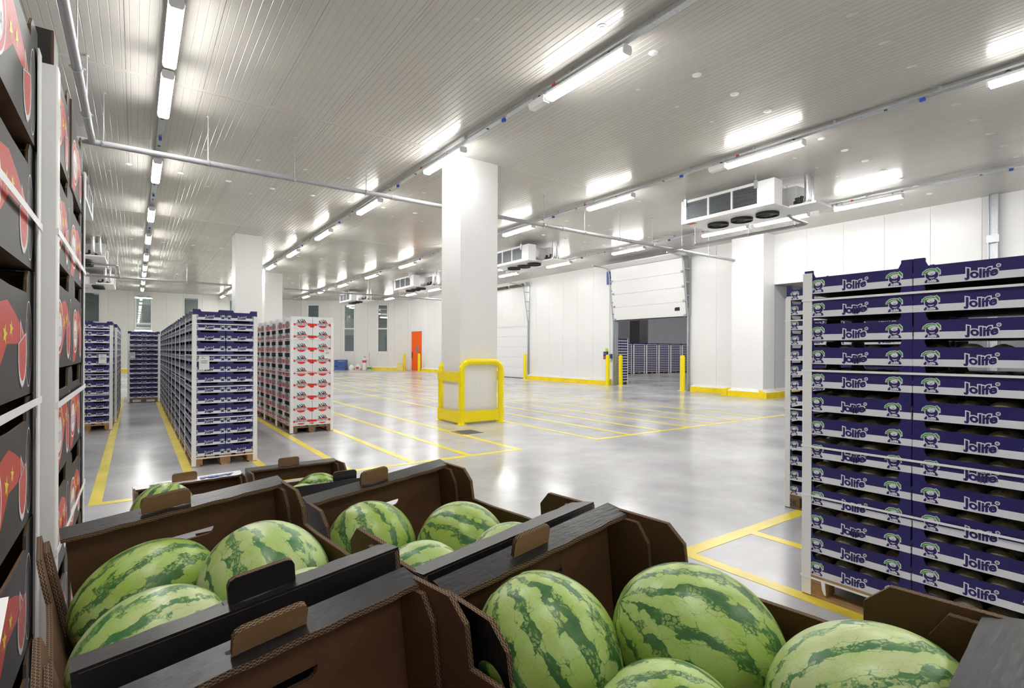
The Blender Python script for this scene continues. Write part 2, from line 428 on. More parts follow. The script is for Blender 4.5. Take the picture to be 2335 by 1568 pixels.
# ================================================================== STRUCTURE
def wall(name, origin, rz, length, openings, pitch, mats, height=CEIL, start=0.0, thick=0.08):
    """panelled wall: local x along the wall, local y outwards. openings (a, b, z0, z1)"""
    brk = {0.0, length}
    s = start
    while s < length:
        if s > 0: brk.add(round(s, 4))
        s += pitch
    for a, b, z0, z1 in openings: brk.add(a); brk.add(b)
    brk = sorted(brk)
    brk = [b for i, b in enumerate(brk) if i == 0 or b - brk[i - 1] > 0.02]
    core = MB(); pieces = []
    for a, b in zip(brk[:-1], brk[1:]):
        c = (a + b) / 2; segs = [(0.0, height)]
        for oa, ob, z0, z1 in openings:
            if oa - 1e-6 <= c <= ob + 1e-6:
                ns = []
                for q0, q1 in segs:
                    if z0 > q0: ns.append((q0, min(q1, z0)))
                    if z1 < q1: ns.append((max(q0, z1), q1))
                segs = ns
        for q0, q1 in segs:
            if q1 - q0 < 0.02: continue
            core.box(a, thick, q0, b, thick + 0.05, q1, 0)
            pieces.append((a, b, q0, q1))
    root = struct(core.build(name, [mats[1]]))
    root.location = origin; root.rotation_euler = (0, 0, rz)
    cache = {}
    for a, b, q0, q1 in pieces:
        key = (round(b - a, 3), round(q1 - q0, 3))
        if key not in cache:
            w, h = key; g = 0.003; bv = 0.004
            mb = MB()
            mb.prism([(g, thick - 0.001), (g, bv), (g + bv, 0), (w - g - bv, 0), (w - g, bv), (w - g, thick - 0.001)], 'z', 0, h)
            cache[key] = mb.mesh('panel', [mats[0]])
        part('panel', cache[key], root, (a, 0, q0))
    return root

# floor
mb = MB()
mb.face([(-7.3, -6.2, 0), (44, -6.2, 0), (44, 53, 0), (-7.3, 53, 0)])
floor = struct(mb.build('floor', M['floor']))
def line(x0, y0, x1, y1):
    mb = MB(); mb.box(x0, y0, 0.0004, x1, y1, 0.0024); return mb.build('line_marking', M['line'], floor)
LW = 0.055
line(-0.33 - LW, 6.95, -0.33 + LW, 22)
for x, y1 in ((0.57, 46), (1.42, 46), (2.32, 46), (3.24, 46), (4.16, 46), (5.08, 46), (6.85, 46), (7.77, 40), (8.69, 40), (9.61, 40), (10.53, 40), (11.5, 40), (12.6, 40)):
    line(x - LW, 6.95, x + LW, y1)
line(-0.385, 6.84, 5.14, 6.95); line(6.79, 6.84, 13.6, 6.95)
line(3.50, 2.53, 7.2, 2.65); line(3.50, -0.9, 3.61, 2.53); line(4.40, 0.3, 4.50, 2.53); line(3.61, -1.0, 7.2, -0.9)
mb = MB()
for i in range(9): mb.box(5.08 + i * 0.055, 8.7, 0.0003, 5.08 + i * 0.055 + 0.03, 9.18, 0.004)
for i in range(4): mb.box(5.08, 8.7 + i * 0.153, 0.0003, 5.56, 8.72 + i * 0.153, 0.003)
mb.build('drain_grate', M['grate'], floor)

# ceiling: ribbed sheets between battens
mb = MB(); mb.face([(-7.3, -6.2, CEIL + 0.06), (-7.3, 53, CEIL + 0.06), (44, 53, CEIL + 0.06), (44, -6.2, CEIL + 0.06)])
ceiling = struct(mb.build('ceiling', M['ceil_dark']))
PW_ = 1.02
def sheet(length):
    mb = MB(); pr = [(0.0025, 0.05), (0.0025, 0.0)]
    nr = 10; d = PW_ / nr
    for i in range(nr):
        c = (i + 0.5) * d
        pr += [(c - 0.006, 0), (c - 0.0025, 0.0035), (c + 0.0025, 0.0035), (c + 0.006, 0)]
    pr += [(PW_ - 0.0025, 0.0), (PW_ - 0.0025, 0.05)]
    mb.prism(pr, 'y', 0.0, length)
    return mb.mesh('ceiling_panel', [M['ceil']])
YS = [-6.2, 0.0, 10.0, 20.0, 30.0, 40.0, 47.0]
for a, b in zip(YS[:-1], YS[1:]):
    sm = sheet(b - a - 0.10)
    for i in range(26):
        x = -7.3 + 0.03 + i * PW_
        if x > 18.8: break
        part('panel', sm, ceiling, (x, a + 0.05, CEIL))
    if a > -6:
        bt = MB(); bt.prism([(a - 0.055, 0.02), (a - 0.055, 0.004), (a - 0.03, -0.006), (a + 0.03, -0.006), (a + 0.055, 0.004), (a + 0.055, 0.02)], 'x', -7.3, 18.8)
        bt.build('batten', M['ceil'], ceiling).location = (0, 0, CEIL)
cap = MB(); cap.lathe([(0.0, -0.022), (0.028, -0.020), (0.034, -0.012), (0.066, -0.008), (0.072, 0.002)], n=18)
capm = cap.mesh('ceiling_cap', [M['white']], 40)
for y in (4.93, 14.95, 24.95, 34.9):
    for i in range(-2, 18):
        x = -0.14 + i * 1.02
        if x < 18.4 and abs(x - 5.0 * 0 - 10.0) > 0.2: part('cap', capm, ceiling, (x, y, CEIL))

# walls
WX = 18.73
wall('wall_right', (WX, 41.0, 0), -PI / 2, 47.2, [(0.40, 2.65, 0, 3.2), (12.4, 16.5, 0, 3.1), (23.35, 27.5, 0, 3.08), (31.05, 47.2, 0, 4.05)], 1.15, (M['wall'], M['wall_joint']))
BY = 46.9
WIN_B = [(-3.1, -1.99), (-0.02, 1.01), (2.95, 4.0), (5.99, 7.0)]
wall('wall_back', (-7.3, BY, 0), 0, 18.9, [(a + 7.3, b + 7.3, 1.5, 5.62) for a, b in WIN_B], 1.15, (M['wall_warm'], M['wall_joint']))
OA = Vector((11.5, 46.75)); OB = Vector((18.80, 40.65)); od = (OB - OA).normalized(); OL = (OB - OA).length
orz = math.atan2(od.y, od.x)
def owin(p): return (Vector(p) - OA).dot(od)
WIN_O = [(0.47, 1.58), (3.67, 4.64), (6.57, 7.49)]
wall('wall_oblique', (OA.x, OA.y, 0), orz, OL, [(a, b, 1.48, 5.50) for a, b in WIN_O], 1.15, (M['wall_warm'], M['wall_joint']))
wall('wall_left', (-7.3, -6.2, 0), PI / 2, 53.2, [], 1.15, (M['wall'], M['wall_joint']))
wall('wall_front', (44, -6.2, 0), PI, 51.3, [], 1.15, (M['wall'], M['wall_joint']))
# passage beyond the low lintel, right
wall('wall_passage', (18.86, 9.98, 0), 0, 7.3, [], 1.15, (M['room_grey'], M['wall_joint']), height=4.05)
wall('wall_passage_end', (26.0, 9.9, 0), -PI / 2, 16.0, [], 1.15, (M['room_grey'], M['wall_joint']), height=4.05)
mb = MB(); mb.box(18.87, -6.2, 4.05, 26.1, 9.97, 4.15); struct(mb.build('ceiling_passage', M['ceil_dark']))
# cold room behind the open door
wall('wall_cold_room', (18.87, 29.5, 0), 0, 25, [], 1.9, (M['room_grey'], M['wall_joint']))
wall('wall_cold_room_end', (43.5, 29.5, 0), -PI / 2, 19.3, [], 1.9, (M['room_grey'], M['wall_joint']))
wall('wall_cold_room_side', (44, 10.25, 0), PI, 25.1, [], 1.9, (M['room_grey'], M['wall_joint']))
# offices behind the windows
mb = MB()
mb.box(-7.2, 51.5, 0, 24, 51.6, 5.8); mb.box(-7.3, 47.1, 0, -7.2, 51.6, 5.8); mb.box(24, 41, 0, 24.1, 51.6, 5.8)
struct(mb.build('wall_office', M['office_wall']))
mb = MB(); mb.box(-7.2, 47.2, 3.25, 11.4, 51.5, 3.40); struct(mb.build('ceiling_office', M['office_wall']))
mb = MB()
for (x0, x1, z0, z1, y) in ((0.45, 1.5, 3.85, 5.2, 51.4), (0.2, 1.3, 0.1, 3.0, 51.4), (-3.4, -1.6, 3.5, 5.8, 51.42), (2.8, 5.1, 3.45, 5.8, 51.42)):
    mb.box(x0, y, z0, x1, y + 0.05, z1)
struct(mb.build('trim_1', M['office_dark']))
mb = MB()
mb.box(15.3, 47.6, 0, 17.6, 47.7, 3.0); mb.box(18.4, 45.0, 3.9, 19.6, 45.1, 5.4); mb.box(18.3, 45.0, 0, 20.2, 45.1, 2.95); mb.box(12.4, 49.5, 3.2, 13.6, 49.6, 5.8)
struct(mb.build('trim_2', M['office_blue']))
# round green sign seen through the leftmost window
t = thing('round_sign', 'round green sign with pale letters behind the leftmost far window', 'sign', (-2.75, 47.9, 5.05))
mb = MB(); mb.prism(ell(0, 0, 0.62, 0.62, 32), 'y', 0, 0.03); mb.build('disc', mat('sign_green', (0.01, 0.10, 0.08), 0.4), t)
mb = MB(); vs, fs = text2d('frut', 0.42, 0.012); mb.add(vs, fs, lambda x, y: (x + 0.12, -0.004, y - 0.05)); mb.build('lettering', mat('sign_letters', (0.12, 0.20, 0.18), 0.5), t)
mb = MB(); mb.cyl((0, 0.02, 0), (0, 3.5, 0), 0.03); mb.build('arm', M['galv'], t)

def window(n, origin, rz, a, b, z0, z1, zm):
    f = 0.075; mb = MB()
    for (x0, q0, x1, q1) in ((a - f, z0 - f, a, z1 + f), (b, z0 - f, b + f, z1 + f), (a, z1, b, z1 + f), (a, z0 - f, b, z0), (a, zm - 0.05, b, zm + 0.05)):
        mb.box(x0, -0.035, q0, x1, 0.10, q1)
    w = struct(mb.build('window_%d' % n, M['white'])); w.location = origin; w.rotation_euler = (0, 0, rz)
    for q0, q1 in ((z0, zm - 0.05), (zm + 0.05, z1)):
        g = MB(); g.box(a, 0.03, q0, b, 0.036, q1); g.build('pane', M['glass'], w)
for i, (a, b) in enumerate(WIN_B): window(i + 1, (0, BY, 0), 0, a + 0.08, b - 0.08, 1.58, 5.54, 3.5)
for i, (a, b) in enumerate(WIN_O): window(i + 5, (OA.x, OA.y, 0), orz, a + 0.08, b - 0.08, 1.56, 5.42, 3.46)

# kerbs: yellow painted concrete with a sloped white top
def kerb(n, x0, y0, x1, y1, nrm, d=0.27, base=0.0):
    """from (x0,y0) to (x1,y1); nrm points into the room"""
    p0, p1 = Vector((x0, y0)), Vector((x1, y1)); L = (p1 - p0).length; q = (p1 - p0).normalized()
    o = Vector(nrm).normalized() * d
    mb = MB()
    def P(p, k, z): return (p.x + o.x * k, p.y + o.y * k, z)
    prof = [(0, 0, 0), (1, 0, 0), (1, 0.20, 0), (0.96, 0.205, 1), (0.0, 0.30, 1)]
    for i in range(len(prof)):
        a = prof[i]; b = prof[(i + 1) % len(prof)]
        mb.face([P(p0, a[0], a[1]), P(p1, a[0], a[1]), P(p1, b[0], b[1]), P(p0, b[0], b[1])], 1 if (a[2] and b[2]) else 0)
    mb.face([P(p0, a[0], a[1]) for a in prof], 0); mb.face([P(p1, a[0], a[1]) for a in prof], 0)
    return struct(mb.build('baseboard_%d' % n, [M['kerb_yellow'], M['concrete']]))
kerb(1, WX - 0.002, 17.9, WX - 0.002, 24.3, (-1, 0)); kerb(2, WX - 0.002, 11.42, WX - 0.002, 13.25, (-1, 0))
kerb(3, 17.998, 9.93, 17.998, 11.13, (-1, 0)); kerb(4, 17.73, 9.928, 18.75, 9.928, (0, -1)); kerb(5, 17.73, 11.152, WX, 11.152, (0, 1))
kerb(6, WX - 0.002, 28.7, WX - 0.002, 38.2, (-1, 0)); kerb(7, -7.2, BY - 0.002, 11.3, BY - 0.002, (0, -1))
nr = (-od.y * -1, od.x * -1)
nr = (od.y, -od.x)
kerb(8, OA.x + od.x * 0.3 + nr[0] * 0.002, OA.y + od.y * 0.3 + nr[1] * 0.002, OB.x - od.x * 0.5 + nr[0] * 0.002, OB.y - od.y * 0.5 + nr[1] * 0.002, nr)
kerb(9, 18.9, 9.975, 25.9, 9.975, (0, -1))

# columns, clad in ribbed sheet
def column(x0, y0, x1, y1, label, h=CEIL, M_=None):
    t = thing('column', label, 'column', ((x0 + x1) / 2, (y0 + y1) / 2, 0))
    hx, hy = (x1 - x0) / 2, (y1 - y0) / 2
    core = MB(); core.box(-hx + 0.03, -hy + 0.03, 0, hx - 0.03, hy - 0.03, h - 0.001); core.build('core', M['wall_joint'], t)
    def clad(w):
        mb = MB(); n = max(2, round(w / 0.075)); d = w / n; pr = [(-w / 2, 0.03), (-w / 2, 0.0)]
        for i in range(n):
            c = -w / 2 + (i + 0.5) * d
            pr += [(c - 0.0025, 0), (c - 0.001, 0.0012), (c + 0.001, 0.0012), (c + 0.0025, 0)]
        pr += [(w / 2, 0.0), (w / 2, 0.03)]
        mb.prism(pr, 'z', 0, h - 0.002); return mb.mesh('cladding', [M_ or M['wall']])
    a, b = clad(2 * hx), clad(2 * hy - 0.062)
    part('cladding', a, t, (0, -hy, 0)); part('cladding', a, t, (0, hy, 0), (0, 0, PI))
    part('cladding', b, t, (-hx, 0, 0), (0, 0, -PI / 2)); part('cladding', b, t, (hx, 0, 0), (0, 0, PI / 2))
    return t
column(5.75, 9.97, 6.72, 10.83, 'white ribbed column standing inside the yellow tube guard')
column(2.96, 21.45, 3.86, 22.3, 'white column rising behind the red and white boxes, taller in the photo of two')
column(5.72, 31.1, 6.62, 31.95, 'white column half hidden behind another column, farther back')
column(18.0, 9.93, WX - 0.002, 11.15, 'broad white column against the right wall on a yellow kerb')
column(32.0, 27.6, 33.0, 28.6, 'dark column at the back of the cold room, seen above the crates', M_=mat('dark_column', (0.10, 0.095, 0.10), 0.5))
t = thing('steel_post', 'galvanised steel post rising up the right wall behind the nearest crates', 'post', (18.62, 3.94, 0))
mb = MB(); mb.prism([(-0.09, -0.10), (0.09, -0.10), (0.09, -0.085), (0.008, -0.085), (0.008, 0.085), (0.09, 0.085), (0.09, 0.10), (-0.09, 0.10), (-0.09, 0.085), (-0.008, 0.085), (-0.008, -0.085), (-0.09, -0.085)], 'z', 0, CEIL)
mb.build('beam', M['galv'], t)
mb = MB(); mb.box(-0.105, -0.13, 4.55, -0.092, 0.13, 4.75); mb.build('splice_plate', M['galv'], t)

# ------------------------------------------------------------------ doors
def section_mesh(w, h):
    mb = MB(); bv = 0.008
    mb.prism([(0.0, bv), (bv, 0), (h - bv, 0), (h, bv), (h, 0.045), (0, 0.045)], 'x', 0, w, (0, 0, 0))
    # prism gave (x, a, b) with a=height, b=depth: remap to (width, depth, height)
    mb.v = [(v[0], v[2], v[1]) for v in mb.v]
    return mb.mesh('door_section', [M['white']])
def bracket_mesh():
    mb = MB(); mb.box(-0.06, -0.02, -0.05, 0.06, 0.0, 0.05); mb.cyl((0.0, -0.05, 0), (0.13, -0.05, 0), 0.02, 8); mb.box(-0.03, -0.06, -0.03, 0.03, -0.02, 0.03)
    return mb.mesh('roller_bracket', [M['galv']])
BR = bracket_mesh()
# door 1: raised sectional door; frame = two track posts + lintel trim
D0, D1 = 13.50, 17.65
mb = MB()
for y in (D0, D1): mb.box(WX - 0.07, y - 0.06, 0, WX + 0.14, y + 0.06, 3.1)
mb.box(WX - 0.02, D0 - 0.06, 3.06, WX + 0.14, D1 + 0.06, 3.14)
door1 = struct(mb.build('door_1', [M['galv']]))
lean = math.atan2(0.30, 2.42); sm = section_mesh(D1 - D0 - 0.12, 0.60); sw = D1 - D0 - 0.12
for i in range(4):
    h = i * 0.606
    o = part('section', sm, door1, (WX - 0.12 - math.sin(lean) * h, D1 - 0.06, 3.10 + math.cos(lean) * h))
    o.rotation_euler = Euler((-lean * 0, 0, -PI / 2)); o.rotation_euler = (Matrix.Rotation(-PI / 2, 3, 'Z') @ Matrix.Rotation(lean, 3, 'X')).to_euler()
    for k in (0.0, 1.0):
        b = part('roller_bracket', BR, o, (0.06 + k * (sw - 0.12), 0, 0.03)); b.rotation_euler = (0, 0, 0) if k else (0, PI, 0)
    if i < 3:
        for k in (0.25, 0.5, 0.75):
            hm = MB(); hm.box(-0.05, -0.008, -0.03, 0.05, 0, 0.03); hh = hm.build('hinge', M['white'], o); hh.location = (sw * k, 0, 0.60)
    if i == 0:
        hd = MB(); hd.prism([(-0.12, -0.07), (0.12, -0.07), (0.12, 0.07), (-0.07, 0.07), (-0.12, 0.03)], 'y', -0.02, 0.0); hd.build('handle', M['black'], o).location = (sw - 0.42, 0, 0.32)
        sl = MB(); sl.box(0, -0.01, -0.035, sw, 0.05, 0.0); sl.build('bottom_seal', M['black'], o)
o = part('section', sm, door1, (WX - 0.46, D1 - 0.06, 5.50)); o.rotation_euler = (Matrix.Rotation(-PI / 2, 3, 'Z') @ Matrix.Rotation(PI / 2 * 0.93, 3, 'X')).to_euler()
for y, s in ((D0 - 0.02, 1), (D1 + 0.02, -1)):
    mb = MB(); pts = [(WX - 0.10, y, 0.05), (WX - 0.12, y, 3.0), (WX - 0.42, y, 5.30), (WX - 0.52, y, 5.50), (WX - 0.70, y, 5.56), (WX - 1.5, y, 5.58)]
    mb.tube(pts, 0.028, 8); mb.build('track', M['galv'], door1)
    for z in (3.4, 3.95, 4.5, 5.05):
        f = (z - 3.0) / 2.3 * 0.30
        mb = MB(); mb.box(WX - 0.13 - f, y - 0.02, z - 0.025, WX, y + 0.02, z + 0.025); mb.build('track_bracket', M['galv'], door1)
    mb = MB(); mb.box(WX - 0.035, y - 0.07, 3.1, WX - 0.003, y + 0.07, 5.5); mb.build('track_post', M['galv'], door1)
mb = MB(); mb.cyl((WX - 0.18, D0 - 0.2, 5.62), (WX - 0.18, D1 + 0.3, 5.62), 0.02); mb.build('shaft', M['galv'], door1)
for y in (D0 - 0.08, D1 + 0.08):
    mb = MB(); mb.cyl((WX - 0.18, y - 0.05, 5.62), (WX - 0.18, y + 0.05, 5.62), 0.11, 16); mb.build('cable_drum', M['galv'], door1)
# door 2: closed sectional door left of it
E0, E1 = 24.5, 28.6
mb = MB()
for y in (E0, E1): mb.box(WX - 0.05, y - 0.06, 0, WX + 0.14, y + 0.06, 3.15)
door2 = struct(mb.build('door_2', [M['galv']]))
sm2 = section_mesh(E1 - E0 - 0.12, 0.615)
for i in range(5):
    o = part('section', sm2, door2, (WX + 0.02, E1 - 0.06, 0.03 + i * 0.62)); o.rotation_euler = (0, 0, -PI / 2)
    if i < 4:
        for k in (0.15, 0.38, 0.62, 0.86):
            hm = MB(); hm.box(-0.05, -0.012, -0.035, 0.05, 0, 0.035); hm.build('hinge', M['cwhite'], o).location = ((E1 - E0 - 0.12) * k, 0, 0.615)
    if i == 0:
        hd = MB(); hd.box(-0.05, -0.03, -0.05, 0.05, 0, 0.05); hd.build('handle', M['black'], o).location = (E1 - E0 - 0.35, 0, 0.42)
mb = MB(); mb.box(WX - 0.01, E0, 0.0, WX + 0.06, E1, 0.03); mb.build('bottom_seal', M['black'], door2)
for y in (E0 - 0.05, E1 + 0.05):
    mb = MB(); mb.tube([(WX - 0.06, y, 0.05), (WX - 0.06, y, 3.1), (WX - 0.40, y, 5.25), (WX - 0.55, y, 5.45), (WX - 1.4, y, 5.5)], 0.028, 8); mb.build('track', M['galv'], door2)
    mb = MB(); mb.box(WX - 0.04, y - 0.06, 0.3, WX - 0.003, y + 0.06, 5.5); mb.build('track_post', M['galv'], door2)
    for z in (3.4, 3.95, 4.5, 5.05):
        f = (z - 3.1) / 2.15 * 0.34
        mb = MB(); mb.box(WX - 0.08 - f, y - 0.02, z - 0.025, WX, y + 0.02, z + 0.025); mb.build('track_bracket', M['galv'], door2)
mb = MB(); mb.cyl((WX - 0.18, E0 - 0.2, 5.52), (WX - 0.18, E1 + 0.2, 5.52), 0.02); mb.build('shaft', M['galv'], door2)
for a, b in ((E0 + 0.3, E0 + 1.6), (E0 + 1.9, E0 + 3.2)):
    mb = MB(); mb.cyl((WX - 0.18, a, 5.52), (WX - 0.18, b, 5.52), 0.08, 14); mb.build('torsion_spring', M['brown'], door2)
mb = MB(); mb.cyl((WX - 0.18, E0 - 0.12, 5.52), (WX - 0.18, E0 - 0.02, 5.52), 0.13, 16); mb.build('cable_drum', M['galv'], door2)
# door 3: orange
mb = MB()
for y in (38.355, 40.595): mb.box(WX - 0.06, y - 0.13, 0, WX - 0.004, y + 0.13, 3.2); mb.box(WX - 0.004, y - (0.0 if y < 39 else 0.125), 0, WX + 0.07, y + (0.125 if y < 39 else 0.0), 3.195)
mb.box(WX - 0.06, 38.225, 3.2, WX - 0.004, 40.725, 3.34)
door3 = struct(mb.build('door_3', [M['white']]))
mb = MB(); mb.box(WX - 0.02, 38.49, 0.01, WX + 0.06, 40.46, 3.19); mb.build('leaf', M['orange'], door3)
mb = MB(); mb.box(WX - 0.06, 40.28, 1.0, WX - 0.02, 40.36, 1.5); mb.build('handle', M['black'], door3)
mb = MB(); mb.box(WX - 0.026, 39.2, 1.45, WX - 0.021, 39.55, 2.05); mb.build('notice', M['inkgrey'], door3)
# bollards
def bollard(x, y, h, r, label):
    t = thing('bollard', label, 'bollard', (x, y, 0))
    mb = MB(); mb.cyl((0, 0, 0.006), (0, 0, h - 0.08), r, 20); mb.lathe([(r, h - 0.08), (r * 0.9, h - 0.02), (0.0, h + 0.02)], n=20); mb.build('post', M['yellow'], t, 50)
    mb = MB(); mb.box(-r * 1.4, -r * 1.4, 0, r * 1.4, r * 1.4, 0.012); mb.build('base_plate', M['yellow'], t)
bollard(18.36, 17.78, 1.46, 0.095, 'yellow bollard left of the open sectional door, in front of the kerb end')
bollard(18.86, 17.42, 1.44, 0.095, 'yellow bollard just inside the open sectional door, its left side')
bollard(18.45, 13.62, 1.46, 0.10, 'yellow bollard at the right side of the open sectional door')
bollard(18.42, 24.42, 1.46, 0.095, 'yellow bollard before the closed white sectional door')
bollard(17.95, 40.25, 1.40, 0.10, 'yellow bollard left of the orange door')
bollard(18.30, 38.20, 1.40, 0.10, 'yellow bollard right of the orange door')
mb = MB(); mb.box(17.35, 40.0, 0, 17.75, 40.4, 0.33); mb.box(17.40, 40.05, 0.33, 17.70, 40.35, 0.62)
tag(mb.build('yellow_block', M['paleyellow']), 'pale yellow stepped block beside the orange door', 'block')
# tube guard round the front column
g = thing('column_guard', 'yellow tube guard with bolted plates round the foot of the front column', 'guard', (6.24, 10.33, 0))
def hoop(y):
    xa, xb, h, r = -0.51, 0.51, 1.36, 0.20; pts = [(xa, y, 0.01), (xa, y, 0.5)]
    for i in range(9): a = PI - PI / 2 * i / 8; pts.append((xa + r + r * math.cos(a), y, h - r + r * math.sin(a)))
    for i in range(9): a = PI / 2 - PI / 2 * i / 8; pts.append((xb - r + r * math.cos(a), y, h - r + r * math.sin(a)))
    pts += [(xb, y, 0.5), (xb, y, 0.01)]
    mb = MB(); mb.tube(pts, 0.068, 18); mb.build('hoop', M['yellow'], g, 60)
hoop(-0.47); hoop(0.47)
def gplate(x0, y0, z0, x1, y1, z1, bolts):
    mb = MB(); mb.box(x0, y0, z0, x1, y1, z1); p = mb.build('guard_plate', M['yellow'], g)
    for q in bolts:
        b = MB(); b.cyl(q[0], q[1], 0.012, 8); b.build('bolt', M['kerb_yellow'], p)
gplate(-0.46, -0.485, 0.05, 0.46, -0.465, 0.29, []); gplate(-0.46, 0.465, 0.05, 0.46, 0.485, 0.29, [])
for x, s in ((-0.585, -1), (0.575, 1)):
    for z0, z1 in ((0.05, 0.30), (0.93, 1.14)):
        bl = []
        for y in (-0.44, 0.44):
            for z in (z0 + 0.04, z1 - 0.04): bl.append(((x + (0.0 if s < 0 else 0.01), y, z), (x + s * 0.018 + (0.0 if s < 0 else 0.01), y, z)))
        gplate(x, -0.50, z0, x + 0.010, 0.50, z1, bl)
for x in (-0.51, 0.51):
    for y in (-0.47, 0.47):
        mb = MB(); mb.cyl((x, y, 0.0), (x, y, 0.012), 0.115, 20); mb.build('base_plate', M['yellow'], g)

# ================================================================== LAMPS, TRAYS, PIPES, COOLERS
def fixture_meshes():
    L = 1.66
    h = MB(); h.prism([(-0.085, 0.0), (0.085, 0.0), (0.07, 0.05), (-0.07, 0.05)], 'y', -L / 2, L / 2)
    d = MB()
    pr = [(-0.082, 0.0), (-0.08, -0.04), (-0.06, -0.068), (0.06, -0.068), (0.08, -0.04), (0.082, 0.0)]
    d.prism(pr, 'y', -L / 2 + 0.03, L / 2 - 0.03)
    e = MB(); e.prism(pr, 'y', 0, 0.028)
    return h.mesh('lamp_housing', [M['white']]), d.mesh('lamp_diffuser', [M['tube']]), e.mesh('lamp_end', [M['white']])
FH, FD, FE = fixture_meshes()
ZL = 5.64
ROWS = [('row above the left aisle', 0.38, [-4.6, -0.3, 4.05, 8.08, 10.05, 14.4, 19.1, 23.35, 27.95, 31.5, 34.2, 38.5, 42.8]),
        ('row passing the front column', 5.33, [-3.0, 1.3, 5.65, 9.97, 14.36, 18.76, 23.1, 27.4, 31.8, 36.2, 40.5, 44.6]),
        ('row along the hall middle', 10.40, [-3.0, 1.45, 5.77, 10.02, 14.2, 18.5, 23.0, 27.6, 32.4, 36.8, 41.0]),
        ('row nearest the right wall', 15.95, [-2.5, 1.7, 5.95, 8.27, 10.15, 14.36, 18.58, 22.6, 26.9, 31.0, 34.6, 38.5])]
NEAR = ['nearest the camera', 'second nearest', 'third from the camera', 'fourth from the camera', 'fifth from the camera', 'sixth from the camera', 'seventh from the camera', 'eighth from the camera', 'ninth from the camera', 'tenth from the camera', 'eleventh from the camera', 'twelfth from the camera', 'thirteenth from the camera']
for rn, x, ys in ROWS:
    for k, y in enumerate(ys):
        t = thing('ceiling_light', 'lit white fluorescent ceiling light, %s in the %s' % (NEAR[k], rn), 'light', (x, y, ZL), 0, 'fluorescent lights in the ' + rn)
        part('housing', FH, t); part('diffuser', FD, t)
        part('end_cap', FE, t, (0, -0.83, 0)); part('end_cap', FE, t, (0, 0.802, 0))
        for s in (-0.6, 0.6):
            b = MB(); b.box(-0.012, s - 0.02, 0.05, 0.012, s + 0.02, 0.10); b.build('hanger', M['galv'], t)
        if k % 2 == 0:
            b = MB(); b.tube([(0.0, 0.80, 0.04), (0.03, 0.92, 0.02), (0.06, 1.02, 0.05), (0.03, 1.0, 0.12), (0.0, 0.9, 0.15)], 0.007, 6); b.build('cable', M['white_matt'], t)
    t = thing('cable_tray', 'galvanised cable tray fixed under the ceiling along the %s' % rn, 'cable tray', (x - 0.0, 0, ZL))
    b = MB(); b.prism([(-0.055, 0.13), (0.055, 0.13), (0.055, 0.10), (0.05, 0.10), (0.05, 0.125), (-0.05, 0.125), (-0.05, 0.10), (-0.055, 0.10)], 'y', -5.5, 46.0)
    b.v = [(v[0], v[1], v[2]) for v in b.v]; b.box(-0.05, -5.5, 0.10, 0.05, 46, 0.106); b.build('channel', M['galv'], t)
    y = -4.9; kk = 0
    while y < 45.5:
        b = MB(); b.box(-0.02, y - 0.02, 0.13, 0.02, y + 0.02, CEIL - ZL); b.build('hanger', M['galv'], t)
        b = MB(); b.cyl((0, y + 0.75, 0.092), (0, y + 0.75, 0.101), 0.028, 12); b.build('knockout', M['black'], t)
        if kk % 3 == 1:
            b = MB(); b.box(-0.075, y + 0.3, 0.09, -0.05, y + 0.36, 0.13); b.build('clip', mat('clip_red', (0.5, 0.05, 0.03), 0.5) if 'clip_red' not in bpy.data.materials else bpy.data.materials['clip_red'], t)
        if kk % 3 == 2:
            b = MB(); b.box(-0.02, y + 0.2, 0.05, 0.03, y + 0.27, 0.10); b.build('connector', M['blue'], t)
        y += 1.55; kk += 1
# emergency lamps
for x, y, w in ((5.30, 6.68, 'beside the row passing the front column'), (10.32, 6.72, 'beside the middle row of lights'), (15.80, 6.87, 'beside the cooler near the right wall')):
    t = thing('emergency_light', 'small unlit white emergency light ' + w, 'emergency light', (x, y, ZL - 0.04))
    b = MB(); b.box(-0.07, -0.20, 0.0, 0.07, 0.20, 0.06); b.build('housing', M['white'], t)
    b = MB(); b.prism([(-0.068, 0), (-0.055, -0.045), (0.055, -0.045), (0.068, 0)], 'y', -0.19, 0.19); b.build('cover', M['white_matt'], t)
    b = MB(); b.box(-0.01, -0.15, 0.06, 0.01, -0.12, 0.14); b.box(-0.01, 0.12, 0.06, 0.01, 0.15, 0.14); b.build('hanger', M['galv'], t)

def pipe_run(name, label, pts, r, hang, group=None):
    t = thing(name, label, 'pipe', pts[0], 0, group); o = Vector(pts[0])
    mb = MB(); mb.tube([Vector(p) - o for p in pts], r, 14); mb.build('tube', M['pipe'], t, 60)
    for p in hang:
        q = Vector(p) - o
        hb = MB(); hb.cyl((q.x, q.y, r), (q.x, q.y, CEIL - o.z), 0.008, 6); hb.cyl((q.x, q.y, CEIL - o.z - 0.02), (q.x, q.y, CEIL - o.z), 0.03, 10); hb.build('hanger_rod', M['galv'], t)
        cb = MB(); d = Vector(pts[-1]) - Vector(pts[0]); d = Vector((1, 0, 0)) if abs(d.x) > abs(d.y) else Vector((0, 1, 0))
        cb.cyl(q - d * 0.02, q + d * 0.02, r + 0.012, 14); s = d.cross(Vector((0, 0, 1)))
        cb.cyl(q - s * (r + 0.03), q + s * (r + 0.03), 0.014, 6); cb.build('clamp', M['galv'], t)
    return t
ZP = 5.0
